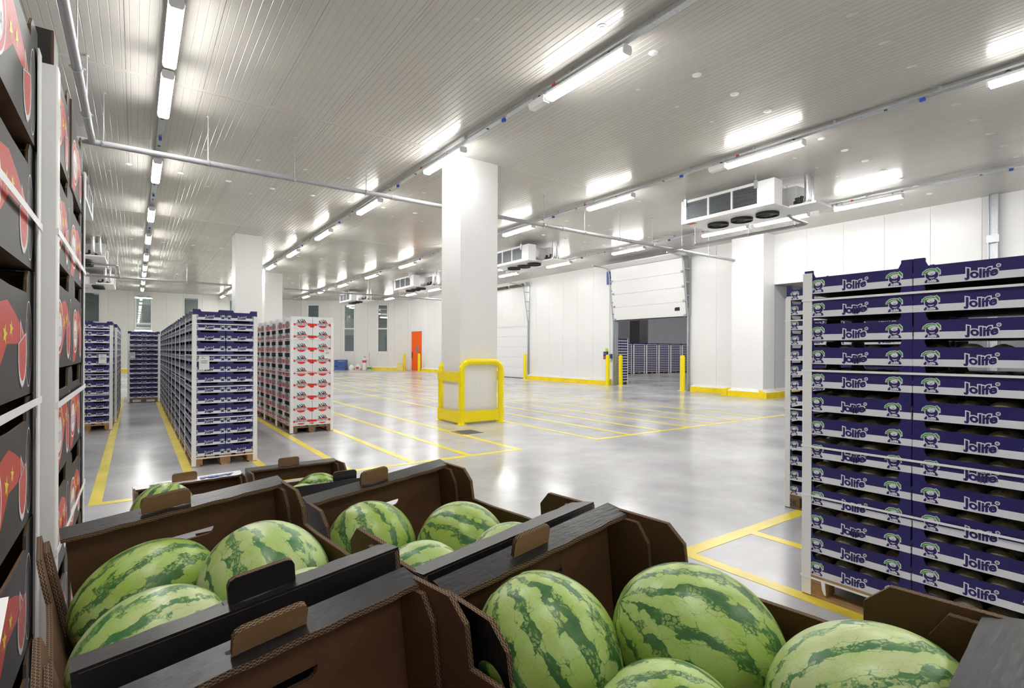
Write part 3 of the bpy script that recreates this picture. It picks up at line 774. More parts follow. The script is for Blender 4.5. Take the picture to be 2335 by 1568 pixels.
p1 = pipe_run('drain_pipe', 'long grey drain pipe crossing the hall in front of the tall column', [(-0.9, 11.05, ZP), (0.2, 11.05, ZP), (9, 11.05, ZP), (18.70, 11.05, ZP)], 0.05,
              [(x, 11.05, ZP) for x in (-0.44, 1.07, 2.57, 4.03, 7.45, 8.95, 10.45, 11.9, 13.4, 14.9, 16.4)])
for x in (2.0, 4.6, 9.6, 12.4):
    mb = MB(); mb.cyl((x + 0.9, -0.0, 0), (x + 1.05, 0, 0), 0.058, 14); mb.build('coupling', M['pipe'], p1)
pipe_run('drain_pipe', 'grey drain pipe running above the left stacks toward the camera', [(-0.585, 11.0, ZP), (-0.585, 5, ZP), (-0.585, -3.0, ZP)], 0.05, [(-0.585, y, ZP) for y in (-1.0, 1.0, 3.0, 5.0, 6.6, 8.25, 9.8)])
pipe_run('drain_pipe', 'far grey drain pipe crossing the hall near the back windows', [(-7.0, 31.05, ZP), (5, 31.05, ZP), (5.6, 31.05, ZP)], 0.05, [(x, 31.05, ZP) for x in (-4, -2, 0.1, 2.1, 4.1)])
pipe_run('drain_pipe', 'far grey drain pipe right of the back columns', [(6.7, 31.05, ZP), (10, 31.05, ZP), (18.7, 31.05, ZP)], 0.05, [(x, 31.05, ZP) for x in (7.5, 9.5, 11.5, 13.5, 15.5, 17.5)])
pipe_run('drain_pipe', 'grey branch pipe under the cooler nearest the right wall', [(14.42, 10.98, ZP), (14.42, 9, ZP), (14.42, 6.85, ZP), (14.36, 6.76, ZP), (13.5, 6.72, ZP), (13.35, 6.72, ZP + 0.05)], 0.04, [(14.42, 10.2, ZP), (14.42, 8.4, ZP), (14.42, 7.1, ZP)])
pipe_run('drain_pipe', 'thin branch pipe beside the left coolers', [(-0.60, 30.98, ZP), (-0.60, 28.5, ZP), (-0.60, 26.8, ZP), (-0.68, 26.72, ZP), (-1.3, 26.7, ZP), (-1.6, 26.7, ZP + 0.05)], 0.04, [(-0.6, 29.5, ZP), (-0.6, 27.2, ZP)])

# ceiling coolers (two coil banks, three fans below)
def cooler_meshes():
    L, Wd = 2.56, 1.43; z0, z1 = 0.0, 0.58; out = {}
    c = MB()                                      # casing of one bank: box frame open to the outside (-x)
    w = 0.36
    c.box(-w / 2, 0, z0, w / 2, 0.42, z1); c.box(-w / 2, L - 0.16, z0, w / 2, L, z1)
    c.box(-w / 2, 0.42, z0, w / 2, L - 0.16, z0 + 0.06); c.box(-w / 2, 0.42, z1 - 0.07, w / 2, L - 0.16, z1)
    c.box(w / 2 - 0.02, 0.42, z0 + 0.06, w / 2, L - 0.16, z1 - 0.07)
    a, b = 0.42, L - 0.16; st = (b - a) / 3
    for k in (1, 2): c.box(-w / 2, a + st * k - 0.025, z0 + 0.06, -w / 2 + 0.06, a + st * k + 0.025, z1 - 0.07)
    out['casing'] = c.mesh('cooler_casing', [M['white']])
    g = MB()
    g.box(-w / 2 + 0.05, 0, z0 + 0.06, -w / 2 + 0.06, st - 0.03, z1 - 0.07)
    n = 15
    for i in range(n):
        z = z0 + 0.065 + i * (z1 - 0.14 - z0) / n
        g.box(-w / 2 + 0.012, 0.0, z, -w / 2 + 0.05, st - 0.03, z + 0.014)
    out['coil'] = g.mesh('cooler_coil', [M['fin']])
    out['st'] = st
    t = MB(); t.prism([(-Wd / 2, 0.0), (-Wd / 2, -0.03), (Wd / 2, -0.03), (Wd / 2, 0.0)], 'y', 0.0, L); t.box(Wd / 2 - 0.75, -0.62, -0.03, Wd / 2, 0.0, 0.02)
    out['tray'] = t.mesh('drip_tray', [M['white']])
    p = MB(); p.box(-Wd / 2 + 0.36, 0.25, 0.0, Wd / 2 - 0.36, 0.27, 0.56); p.box(-Wd / 2 + 0.36, 0.27, 0.54, Wd / 2 - 0.36, L, 0.56)
    out['plate'] = p.mesh('cooler_plate', [M['alu']])
    f = MB(); R = 0.255
    f.lathe([(R, -0.03), (R, -0.10), (R + 0.015, -0.10), (R + 0.015, -0.03)], n=28)
    out['ring'] = f.mesh('fan_ring', [M['black']], 40)
    q = MB()
    for k in range(7): 
        rr = 0.05 + k * 0.033; q.tube([(rr * math.cos(2 * PI * i / 24), rr * math.sin(2 * PI * i / 24), -0.10 + 0.035 * (rr / 0.25) ** 2) for i in range(24)], 0.0035, 4, 0, True)
    for k in range(4):
        an = PI / 4 + k * PI / 2; q.tube([(0.0, 0.0, -0.103), (0.2 * math.cos(an), 0.2 * math.sin(an), -0.08), (0.268 * math.cos(an), 0.268 * math.sin(an), -0.06), (0.268 * math.cos(an), 0.268 * math.sin(an), -0.03)], 0.006, 5)
    out['grille'] = q.mesh('fan_grille', [M['black']])
    bl = MB(); bl.cyl((0, 0, -0.085), (0, 0, -0.032), 0.06, 14)
    for k in range(6):
        an = k * PI / 3; c_, s_ = math.cos(an), math.sin(an)
        pts = [(0.05, -0.03, -0.05), (0.24, -0.07, -0.045), (0.245, 0.06, -0.075), (0.06, 0.04, -0.07)]
        bl.face([(x * c_ - y * s_, x * s_ + y * c_, z) for x, y, z in pts])
    out['blades'] = bl.mesh('fan_blades', [M['pipe']])
    return out
CM = cooler_meshes()
def cooler(x, y, label, mirror=False, pipes=True):
    t = thing('ceiling_cooler', label, 'cooler', (x, y, 5.09), 0, None)
    Wd = 1.43
    for s in (-1, 1):
        b = part('casing', CM['casing'], t, (s * (Wd / 2 - 0.18), 0 if s < 0 else 2.56, 0), None if s < 0 else (0, 0, PI))
        for k in range(3):
            part('coil', CM['coil'], b, (0, 0.435 + k * CM['st'], 0))
    part('drip_tray', CM['tray'], t); part('inner_plate', CM['plate'], t)
    for k in range(3):
        f = part('fan', CM['ring'], t, (0, 0.55 + k * 0.68, 0)); part('grille', CM['grille'], f); part('blades', CM['blades'], f)
    for xx in (-Wd / 2 - 0.015, Wd / 2 + 0.015):
        for yy in (0.44, 2.42):
            h = MB(); h.box(xx - 0.015, yy - 0.04, 0.42, xx + 0.015, yy + 0.04, 0.62); h.cyl((xx, yy, 0.62), (xx, yy, CEIL - 5.09), 0.01, 6); h.build('hanger', M['galv'], t)
    for i, (px, r) in enumerate(((0.34, 0.07), (0.55, 0.05))):
        h = MB(); h.tube([(px, -0.25, CEIL - 5.09), (px, -0.25, 0.20), (px, -0.22, 0.12), (px - 0.06, -0.15, 0.09), (px - 0.2, -0.05, 0.09)], r, 14); h.build('insulated_pipe', M['alu'], t, 60)
    h = MB(); h.tube([(0.45, -0.18, 0.13), (0.30, -0.16, 0.11), (0.12, -0.14, 0.10), (0.02, -0.10, 0.09)], 0.035, 10); h.cyl((0.22, -0.15, 0.10), (0.24, -0.17, 0.26), 0.04, 10); h.box(0.04, -0.2, 0.08, 0.09, -0.1, 0.2)
    h.build('valve', M['black'], t)
    h = MB(); h.box(-0.68, 2.2, -0.034, -0.5, 2.45, -0.031); h.build('notice', mat('notice_orange', (0.6, 0.2, 0.12), 0.5) if 'notice_orange' not in bpy.data.materials else bpy.data.materials['notice_orange'], t)
    return t
cooler(12.77, 6.40, 'large white ceiling cooler nearest the camera, close to the right wall')
cooler(12.77, 15.8, 'white ceiling cooler just right of the front column, second from the camera')
cooler(12.77, 25.9, 'white ceiling cooler just left of the front column, third from the camera')
cooler(12.77, 35.8, 'farthest white ceiling cooler on the right, above the far windows')
cooler(-1.65, 15.6, 'white ceiling cooler partly seen behind the top of the black box stack')
cooler(-1.65, 25.6, 'white ceiling cooler on the left, second from the camera')
cooler(-1.65, 35.7, 'farthest white ceiling cooler on the left, above the green sign window')

# wall gear round the doors
t = thing('control_box', 'dark door control box with yellow top on the wall left of the open door', 'control box', (WX - 0.003, 18.22, 1.25))
b = MB(); b.box(-0.09, -0.12, 0, 0, 0.12, 0.36); b.build('housing', M['ink'], t)
b = MB(); b.box(-0.10, -0.10, 0.20, -0.09, 0.10, 0.30); b.build('display', M['blueplastic'], t)
b = MB(); b.box(-0.10, 0.0, 0.05, -0.09, 0.08, 0.14); b.build('warning_label', M['orange'], t)
b = MB(); b.cyl((-0.05, -0.04, 0.36), (-0.05, -0.04, 0.52), 0.06, 12); b.build('beacon', mat('beacon_yellow', (0.65, 0.75, 0.03), 0.3), t)
b = MB(); b.tube([(-0.03, 0, 0), (-0.03, 0.0, -0.9)], 0.012, 6); b.tube([(-0.03, -0.05, 0), (-0.03, -0.2, -0.15), (-0.03, -0.35, -0.1), (-0.03, -0.4, 0.2)], 0.012, 6); b.build('cable', M['inkgrey'], t)
t = thing('motor_cover', 'blue cover high beside the track left of the open door', 'motor cover', (WX - 0.06, 17.98, 4.85))
b = MB(); b.box(-0.10, -0.08, 0, 0.055, 0.10, 0.62); b.build('cover', M['blueplastic'], t)
b = MB(); b.tube([(0.0, 0, 0), (0.02, 0.0, -3.3)], 0.02, 6); b.build('conduit', M['white'], t)
t = thing('isolator', 'small blue isolator box behind the bollard left of the open door', 'isolator', (WX - 0.003, 17.86, 1.28))
b = MB(); b.box(-0.09, -0.05, 0, 0, 0.08, 0.22); b.build('housing', M['blueplastic'], t)
b = MB(); b.cyl((-0.09, 0.01, 0.11), (-0.12, 0.01, 0.11), 0.03, 10); b.build('knob', M['black'], t)
for (y, z, w) in ((34.6, 1.4, 'far left of the front column'),):
    t = thing('switch_box', 'small grey switch box on the white wall ' + w, 'switch', (WX - 0.003, y, z))
    b = MB(); b.box(-0.08, -0.12, 0, 0, 0.12, 0.5); b.build('housing', M['white_matt'], t)
    b = MB(); b.box(-0.10, -0.05, 0.25, -0.08, 0.05, 0.40); b.build('button_panel', M['inkgrey'], t)
    b = MB(); b.tube([(-0.03, 0, 0.5), (-0.03, 0, CEIL - z - 0.05)], 0.014, 6); b.build('conduit', M['white_matt'], t)

# clutter along the far wall
def onwall(u, d=0.5): q = OA + od * u; return (q.x + nr[0] * d, q.y + nr[1] * d)
x, y = onwall(3.75, 0.75)
for k in range(2):
    t = thing('plastic_crate', 'blue plastic crate on the floor by the far wall, %s of two' % ('lower' if k == 0 else 'upper'), 'crate', (x, y, k * 0.42), orz, 'blue crates by the far wall')
    b = MB(); b.box(-0.45, -0.3, 0, 0.45, 0.3, 0.02); b.build('base', M['blueplastic'], t)
    for (q0, q1, q2, q3) in ((-0.45, -0.3, 0.45, -0.28), (-0.45, 0.28, 0.45, 0.3), (-0.45, -0.28, -0.43, 0.28), (0.43, -0.28, 0.45, 0.28)):
        b = MB(); b.box(q0, q1, 0.02, q2, q3, 0.30); b.box(q0, q1, 0.34, q2, q3, 0.418); b.box(q0, q1, 0.30, q0 + 0.05, q3, 0.34); b.box(q2 - 0.05, q1, 0.30, q2, q3, 0.34); b.build('side_panel', M['blueplastic'], t)
def sack(u, r, h, label, red=False):
    x, y = onwall(u, 0.7); t = thing('sack', label, 'sack', (x, y, 0), orz)
    b = MB(); pr = [(0.0, 0.0), (r * 0.9, 0.0), (r, h * 0.25), (r * 0.92, h * 0.6), (r * 0.45, h * 0.9), (r * 0.15, h), (r * 0.25, h * 1.12), (0, h * 1.1)]
    b.lathe(pr, n=18); rr = random.Random(u)
    b.v = [(v[0] * (1 + rr.uniform(-.12, .12)), v[1] * (1 + rr.uniform(-.12, .12)), v[2]) for v in b.v]
    b.build('bag', M['pwhite'], t, 70)
    if red:
        b = MB(); b.face([(-0.08, -r * 1.02, h * .2), (0.18, -r * 1.02, h * .2), (0.16, -r * 1.0, h * .55), (-0.06, -r * 1.0, h * .55)]); b.build('print', M['redw'], t)
sack(4.62, 0.24, 0.45, 'cream tied sack on the floor beside the blue crates'); sack(5.18, 0.25, 0.5, 'white tied sack with red print by the far wall', True)
x, y = onwall(5.72, 0.7); t = thing('film_roll', 'tall white upright roll with red print leaning by the far wall', 'roll', (x, y, 0))
b = MB(); b.cyl((0, 0, 0), (0, 0, 1.02), 0.17, 20); b.build('wrap', M['pwhite'], t, 50)
b = MB(); b.cyl((0, 0, 0.62), (0, 0, 0.82), 0.172, 20, caps=False); b.build('band', M['pale_red'], t, 50)
b = MB(); b.cyl((0, 0, 1.02), (0.05, 0, 1.12), 0.05, 12); b.build('core', M['inkgrey'], t)
x, y = onwall(6.15, 0.7); t = thing('bucket', 'small white bucket with a green label holding a mop handle', 'bucket', (x, y, 0))
b = MB(); b.lathe([(0.0, 0.01), (0.13, 0.01), (0.16, 0.34), (0.168, 0.34), (0.168, 0.36), (0.15, 0.36), (0.125, 0.03), (0, 0.03)], n=18); b.build('body', M['pwhite'], t, 40)
b = MB(); b.cyl((0, 0, 0.08), (0, 0, 0.26), 0.158, 18, caps=False); b.build('label', M['green'], t)
t = thing('mop', 'thin mop handle standing in the white bucket by the far wall', 'mop', (x + 0.02, y, 0.04))
b = MB(); b.cyl((0, 0, 0.06), (0.06, 0.25, 1.45), 0.014, 8); b.build('handle', M['inkgrey'], t)
b = MB(); b.cyl((0, 0, 0.0), (0, 0.0, 0.08), 0.06, 10, r1=0.02); b.build('head', M['white_matt'], t)
# unseen lamps added to brighten the cold room
for k, (x, y) in enumerate(((22, 13), (22, 18), (22, 23.5), (28, 13), (28, 18), (28, 23.5), (34, 13), (34, 18), (34, 23.5), (39, 16), (39, 22))):
    t = thing('ceiling_light', 'unseen added cold room light behind the open door, %s row, %s' % (ORD[k // 3 + 1], ('near', 'middle', 'far')[k % 3]), 'light', (x, y, ZL), 0, 'unseen added cold room lights'); part('housing', FH, t); part('diffuser', FD, t)

for k, x in enumerate((-4.5, 0.5, 5.0, 9.0)):  # unseen lamps added to brighten the offices behind the back windows
    for z, w in ((5.6, 'upper'), (3.1, 'lower')):
        t = thing('ceiling_light', '%s unseen office light added behind the back wall, %s from left' % (w, ORD[k + 1]), 'light', (x, 49.3, z), PI / 2, 'unseen added office lights'); part('housing', FH, t); part('diffuser', FD, t)
for k, (x, y) in enumerate(((15.5, 46.2), (19.5, 45.6), (15.5, 49.5))):  # more unseen lamps, added so the corner office panes look brighter
    t = thing('ceiling_light', 'unseen corner office light added behind the oblique wall, %s lamp' % ORD[k + 1], 'light', (x, y, 5.6), 0, 'unseen added corner office lights'); part('housing', FH, t); part('diffuser', FD, t)

# ================================================================== PALLETS
def bx(w, d, h): 
    mb = MB(); mb.box(-w / 2, -d / 2, 0, w / 2, d / 2, h); return mb
PM = {}
def pallet(x, y, rz, label, Lx=1.2, Ly=0.8, extra=0.0, kind='', group=None):
    """origin at the middle of the footprint; long side along local x"""
    key = (Lx, Ly, extra, kind)
    wood, blk = (M['wood_dark'], M['wood_dark']) if kind == 'dark' else (M['wood'], M['wood_chip'])
    if key not in PM:
        PM[key] = dict(tw=bx(Lx, 0.145, 0.022).mesh('pallet_board', [wood]), tn=bx(Lx, 0.10, 0.022).mesh('pallet_board', [wood]),
                       cr=bx(0.145, Ly, 0.022).mesh('pallet_board', [wood]), bl=bx(0.145, 0.125, 0.078 + extra).mesh('pallet_block', [blk]), bo=bx(Lx, 0.10, 0.022).mesh('pallet_board', [wood]))
    d = PM[key]
    t = thing('pallet', label, 'pallet', (x, y, 0), rz, group)
    ys = [-Ly / 2 + 0.0725, -Ly / 2 * 0.5 + 0.02, 0, Ly / 2 * 0.5 - 0.02, Ly / 2 - 0.0725]
    for i, yy in enumerate(ys): part('top_board', d['tw'] if i % 2 == 0 else d['tn'], t, (0, yy, 0.122 + extra))
    for xx in (-Lx / 2 + 0.0725, 0, Lx / 2 - 0.0725):
        part('cross_board', d['cr'], t, (xx, 0, 0.100 + extra))
        for yy in (-Ly / 2 + 0.0625, 0, Ly / 2 - 0.0625): part('block', d['bl'], t, (xx, yy, 0.022))
    for yy in (-Ly / 2 + 0.05, 0, Ly / 2 - 0.05): part('bottom_board', d['bo'], t, (0, yy, 0))
    return t

# ================================================================== NAVY CRATES (0.6 x 0.4)
def emblem(mb, fn, s, full=True):
    """fn(u, v, layer) -> xyz ; materials 1 navy, 2 white, 4 green ; unit height 1"""
    def P(pts, layer, mi): mb.poly([(a * s * 1.12, b * s) for a, b in pts], lambda u, v: fn(u, v, layer), mi)
    P([(-0.40, -0.52), (0.40, -0.52), (0.42, -0.40), (0.30, -0.20), (-0.30, -0.20), (-0.42, -0.40)], 1, 2)
    P(ell(0.0, 0.04, 0.37, 0.36, 20 if full else 10), 1, 2)
    P([(-0.53, 0.10), (-0.48, 0.32), (-0.28, 0.50), (0.0, 0.545), (0.16, 0.50), (0.28, 0.57), (0.45, 0.36), (0.46, 0.05), (0.1, 0.0), (-0.3, 0.12)], 1, 2)
    P(ell(0.0, 0.03, 0.325, 0.315, 20 if full else 10), 2, 1)
    P([(-0.36, -0.48), (0.36, -0.48), (0.38, -0.40), (0.28, -0.24), (-0.28, -0.24), (-0.38, -0.40)], 2, 1)
    P(ell(-0.02, 0.20, 0.21, 0.17, 14 if full else 8), 3, 2)
    P([(-0.48, 0.14), (-0.43, 0.31), (-0.25, 0.46), (0.0, 0.505), (0.15, 0.45), (0.24, 0.36), (0.08, 0.37), (-0.10, 0.33), (-0.2, 0.24), (-0.34, 0.15)], 4, 4)
    P([(0.19, 0.49), (0.28, 0.52), (0.40, 0.32), (0.42, 0.12), (0.31, 0.28)], 4, 4)
    if full:
        P([(-0.44, 0.19), (-0.25, 0.36), (0.0, 0.43), (0.14, 0.41), (0.0, 0.395), (-0.22, 0.32)], 5, 2)
        P(ell(0, -0.09, 0.15, 0.10, 9, PI, 2 * PI) + ell(0, -0.09, 0.15, 0.03, 9, 2 * PI, PI), 3, 2)
        vs, fs = text2d('M', 0.19, 0.0); mb.add([(a[0] * s, (a[1] + 0.03) * s) for a in vs], fs, lambda u, v: fn(u, v, 4), 1)
        vs, fs = text2d('Jolife', 0.27, 0.012); mb.add([(a[0] * s * 0.95, (a[1] - 0.45 + 0.28 * a[0] ** 2) * s) for a in vs], fs, lambda u, v: fn(u, v, 3), 2)
def lettering(mb, fn, w):
    """arched word; unit: w metres wide"""
    k = w / 2.25
    for off, layer, mi in ((0.125, 1, 2), (0.040, 2, 1)):
        vs, fs = text2d('Jolife', 1.0, off)
        mb.add([(a[0] * k, (a[1] - 0.42 + 0.16 * a[0] ** 2) * k) for a in vs], fs, lambda u, v: fn(u, v, layer), mi)
    mb.poly(ell(1.03 * k, 0.44 * k, 0.16 * k, 0.16 * k, 12), lambda u, v: fn(u, v, 1), 2)
    mb.poly(ell(1.03 * k, 0.44 * k, 0.10 * k, 0.10 * k, 12), lambda u, v: fn(u, v, 2), 5)
CMATS = [M['kraft_dark'], M['navy'], M['cwhite'], M['kraft'], M['green'], M['inkgrey']]
CL, CW = 0.594, 0.394
def faces_fn(side, hx, hy, zc, uc, e=0.0004):
    if side == '-x': return lambda u, v, l: (-hx - e * l, -(u + uc), v + zc)
    if side == '+x': return lambda u, v, l: (hx + e * l, u + uc, v + zc)
    if side == '-y': return lambda u, v, l: (u + uc, -hy - e * l, v + zc)
    return lambda u, v, l: (-(u + uc), hy + e * l, v + zc)
def crate_body(P, mb=None, ox=0, oy=0, oz=0, rot=False):
    """long side along y; ears to full pitch, long walls dip between the ears, short walls have a notch"""
    m = MB(); t = 0.006; hx, hy = CW / 2, CL / 2; zb = 0.26 * P; hw = 0.69 * P; top = P - 0.001
    long_up = [(-hy, zb), (hy, zb), (hy, top), (hy - 0.052, top), (hy - 0.053, top - 0.1 * P), (hy - 0.068, hw), (-hy + 0.068, hw), (-hy + 0.053, top - 0.1 * P), (-hy + 0.052, top), (-hy, top)]
    long_lo = [(-hy, 0), (hy, 0), (hy, zb), (-hy, zb)]
    hn = 0.79 * P; xs = hx - t
    sh_up = [(-xs, zb), (xs, zb), (xs, top), (0.112, top), (0.098, hn), (-0.098, hn), (-0.112, top), (-xs, top)]
    sh_lo = [(-xs, 0), (xs, 0), (xs, zb), (-xs, zb)]
    for s in (-1, 1):
        for poly, mi in ((long_up, 1), (long_lo, 2)):
            m.prism(poly, 'x', s * hx, s * (hx - t), (mi, 0, mi))
        for poly, mi in ((sh_up, 1), (sh_lo, 2)):
            m.prism(poly, 'y', s * hy, s * (hy - t), (mi, 0, mi))
    m.box(-hx + t, -hy + t, 0.001, hx - t, hy - t, 0.006, 0)
    for sx in (-1, 1):                      # inner corner posts (folded board)
        for sy in (-1, 1):
            m.prism([(sx * (hx - t), sy * (hy - t)), (sx * (hx - t), sy * (hy - t - 0.05)), (sx * (hx - t - 0.05), sy * (hy - t))], 'z', 0.006, top - 0.002, (0, 0, 0))
    return m
def crate_print(P, sides=('-x', '+x', '-y', '+y')):
    m = MB()
    for side in sides:
        half = CL / 2 if 'x' in side else CW / 2
        lettering(m, faces_fn(side, CW / 2, CL / 2, 0.265 * P, 0), 0.145 if 'x' in side else 0.115)
        for u in (-1, 1): emblem(m, faces_fn(side, CW / 2, CL / 2, 0.30 * P, u * (half - (0.085 if 'x' in side else 0.036))), (0.52 if 'x' in side else 0.38) * P, False)
    return m
def crate_proto(P, detailed):
    body = crate_body(P).build('melon_crate', CMATS)
    if not detailed:
        o = part('print', crate_print(P).mesh('crate_print', CMATS), body); o['kind'] = 'stuff'; return body
    for side in ('-x', '+x', '-y', '+y'):
        half = CL / 2 if 'x' in side else CW / 2
        m = MB(); lettering(m, faces_fn(side, CW / 2, CL / 2, 0.265 * P, 0), 0.145 if 'x' in side else 0.115); part('lettering', m.mesh('crate_lettering', CMATS), body)
        for u in (-1, 1):
            m = MB(); emblem(m, faces_fn(side, CW / 2, CL / 2, 0.30 * P, u * (half - (0.085 if 'x' in side else 0.036))), (0.52 if 'x' in side else 0.38) * P); part('emblem', m.mesh('crate_emblem', CMATS), body)
    return body
def crate_simple(P, m, x, y, z):
    """few faces, for the stacks too far to pick apart: joined"""
    hx, hy = CW / 2, CL / 2; zb = 0.26 * P; hn = 0.72 * P; k = len(m.v)
    b = MB(); b.box(-hx, -hy, zb, hx, hy, hn, 1); b.box(-hx, -hy, 0, hx, hy, zb, 2)
    for sx in (-1, 1):
        for sy in (-1, 1):
            b.box(sx * hx - (0.0 if sx < 0 else 0.09), sy * hy - (0.0 if sy < 0 else 0.08), hn, sx * hx + (0.09 if sx < 0 else 0.0), sy * hy + (0.08 if sy < 0 else 0), P - 0.001, 1)
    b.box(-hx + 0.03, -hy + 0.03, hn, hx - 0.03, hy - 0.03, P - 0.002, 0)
    e = 0.001
    for sgn in (-1, 1):
        for q in (-1, 0, 1):
            for w, h0, h1, mi in ((0.016 if q else 0.035, 0.22, 0.46, 2), (0.012, 0.40, 0.52, 4) if q else (0.024, 0.22, 0.38, 1)):
                c = q * (hx - 0.05); b.face([(c - w, sgn * (hy + e), h0 * P), (c + w, sgn * (hy + e), h0 * P), (c + w, sgn * (hy + e), h1 * P), (c - w, sgn * (hy + e), h1 * P)], mi)
                c = q * (hy - 0.06); b.face([(sgn * (hx + e), c - w, h0 * P), (sgn * (hx + e), c + w, h0 * P), (sgn * (hx + e), c + w, h1 * P), (sgn * (hx + e), c - w, h1 * P)], mi)
                e += 0.0002
    m.v += [(v[0] + x, v[1] + y, v[2] + z) for v in b.v]
    m.f += [tuple(i + k for i in f) for f in b.f]; m.m += b.m
H0 = 0.144
def corner_board(x, y, sx, sy, h, label, leg=0.05, z0=0.0, group='corner boards', base=0.012):
    t = 0.004; mb = MB()
    r = 0.008
    # L outside the corner (x, y); sx, sy = direction pointing outward
    poly = [(-sx * leg, sy * 0.001), (-sx * leg, sy * (t + 0.001)), (sx * (0.001), sy * (t + 0.001)), (sx * (t + 0.001), sy * 0.001), (sx * (t + 0.001), -sy * leg), (sx * 0.001, -sy * leg), (sx * 0.001, sy * 0.001)]
    mb.prism(poly, 'z', 0, h)
    o = mb.build('corner_board', M['board']); o.location = (x, y, base)
    return tag(o, label, 'corner board', group)
def strap(x0, y0, x1, y1, z, label, group, w=0.013, tilt=0.0):
    """band round the load"""
    a = 0.0075; t = 0.0012; mb = MB()
    for (p, q, r, s) in ((x0 - a - t, y0 - a, x0 - a, y1 + a), (x1 + a, y0 - a, x1 + a + t, y1 + a), (x0 - a - t, y0 - a - t, x1 + a + t, y0 - a), (x0 - a - t, y1 + a, x1 + a + t, y1 + a + t)):
        mb.box(p, q, -w / 2, r, s, w / 2)
    o = mb.build('strap', M['strap']); o.location = (0, 0, z)
    return tag(o, label, 'strap', group)
CORN = {(-1, -1): 'near left', (1, -1): 'near right', (-1, 1): 'far left', (1, 1): 'far right'}
def wrap_load(x0, y0, x1, y1, h, zs, what, corners=((-1, -1), (1, -1), (-1, 1), (1, 1)), leg=0.05):
    for sx, sy in corners:
        corner_board(x0 if sx < 0 else x1, y0 if sy < 0 else y1, sx, sy, h, 'white corner board, %s corner of %s' % (CORN[(sx, sy)], what), leg, group='corner boards of ' + what)
    for i, z in enumerate(zs):
        n = len(zs); nm = 'lowest' if i == 0 else ('topmost' if i == n - 1 else ORD[i + 1] + ' from the bottom')
        strap(x0, y0, x1, y1, z, 'white strap round %s, %s' % (what, nm), 'straps round ' + what)
def crate_stack(proto, P, n, x0, y0, along, what, cols, z0=H0, jit=0.003):
    """cols: list of (cx, cy, name). along: rotation of the crate"""
    for cx, cy, nm in cols:
        for k in range(n):
            inst(proto, (cx + random.uniform(-jit, jit), cy + random.uniform(-jit, jit), z0 + k * P), along + random.uniform(-0.004, 0.004),
                 'navy crate, %s, %s column of %s' % (level(k, n), nm, what), 'crates of ' + what)

# ---- right foreground pallet (long crate sides face -x)
PR = 0.1527
crR = crate_proto(PR, True); NR = 13
what = 'the stack at the right edge'
RX, RY1 = 3.60, 1.71; RY0 = RY1 - 1.2
pallet(RX + 0.4, (RY0 + RY1) / 2, PI / 2, 'wooden pallet under the big crate stack at the right edge')
cols = [(RX + 0.2, RY1 - 0.3, 'front left'), (RX + 0.2, RY0 + 0.3, 'front right'), (RX + 0.6, RY1 - 0.3, 'rear left'), (RX + 0.6, RY0 + 0.3, 'rear right')]
crate_stack(crR, PR, NR, 0, 0, 0, what, cols)
wrap_load(RX, RY0, RX + 0.8, RY1, 2.10, [0.125, 0.66, 0.98, 1.475, 1.935], what, leg=0.055)
t = thing('torn_strap', 'torn white strap end hanging over the block of the right pallet', 'strap', (RX - 0.009, RY1 - 0.13, 0.125))
b = MB(); b.face([(0, 0.012, 0), (0, -0.012, 0), (-0.006, -0.02, -0.05), (-0.004, 0.002, -0.055)]); b.face([(-0.006, -0.02, -0.05), (-0.004, 0.002, -0.055), (-0.003, -0.012, -0.085), (-0.003, -0.022, -0.08)]); b.build('strip', M['strap'], t)
# melons in it
tm = MB(); tm.lathe([(0.0, -0.056)] + [(0.066 * math.sin(PI * i / 12), -0.056 * math.cos(PI * i / 12)) for i in range(1, 12)] + [(0.0, 0.056)], n=18)
TANM = tm.mesh('tan_melon', [M['tan']], 80)
sm_ = MB(); sm_.lathe([(0.014, 0.053), (0.016, 0.0555), (0.008, 0.058), (0, 0.057)], n=8); TSTEM = sm_.mesh('melon_stem', [M['stem']])
for ci, (cx, cy, nm) in enumerate(cols[:2]):
    for k in range(NR):
        rows = 2 if k < 9 else (1 if k == 9 else 0)
        for r_ in range(rows):
            for i in range(4):
                o = bpy.data.objects.new('melon', TANM); COL.objects.link(o)
                o.location = (cx - 0.115 + r_ * 0.138 + random.uniform(-0.006, 0.006), cy - 0.21 + i * 0.14 + random.uniform(-0.005, 0.005), H0 + k * PR + 0.006 + 0.060)
                o.rotation_euler = (random.uniform(-0.5, 0.5), random.uniform(-0.5, 0.3), random.uniform(0, 6)); s = random.uniform(0.97, 1.06); o.scale = (s, s, s)
                tag(o, 'tan melon, %s from left, %s row, %s, %s column, right edge stack' % (ORD[4 - i], ('front', 'second')[r_], level(k, NR), nm.split()[1]), 'melon', 'melons in a crate of the right stack')
                part('stem', TSTEM, o)
# ---- second pallet just behind it
what = 'the second stack at right'
SX, SY1 = 5.46, 2.77
pp = pallet(SX + 0.4, SY1 - 0.6, PI / 2, 'weathered pallet with a stamped block, behind the big right stack', kind='dark')
b = MB()
fn = lambda u, v: (-0.0005, -u, v)
vs, fs = text2d('DB', 0.062, 0.002); b.add(vs, fs, lambda u, v: (-0.0006, -u, v + 0.040))
for (a0, b0, a1, b1) in ((-0.056, 0.03, 0.056, 0.034), (-0.056, 0.094, 0.056, 0.098), (-0.056, 0.034, -0.052, 0.094), (0.052, 0.034, 0.056, 0.094)): b.face([fn(a0, b0), fn(a1, b0), fn(a1, b1), fn(a0, b1)])
b.v = [(v[0] + SX, v[1] + SY1 - 0.0725, v[2]) for v in b.v]
o = b.build('stamp', M['ink']); o.parent = pp; bpy.context.view_layer.update(); o.matrix_parent_inverse = pp.matrix_world.inverted()
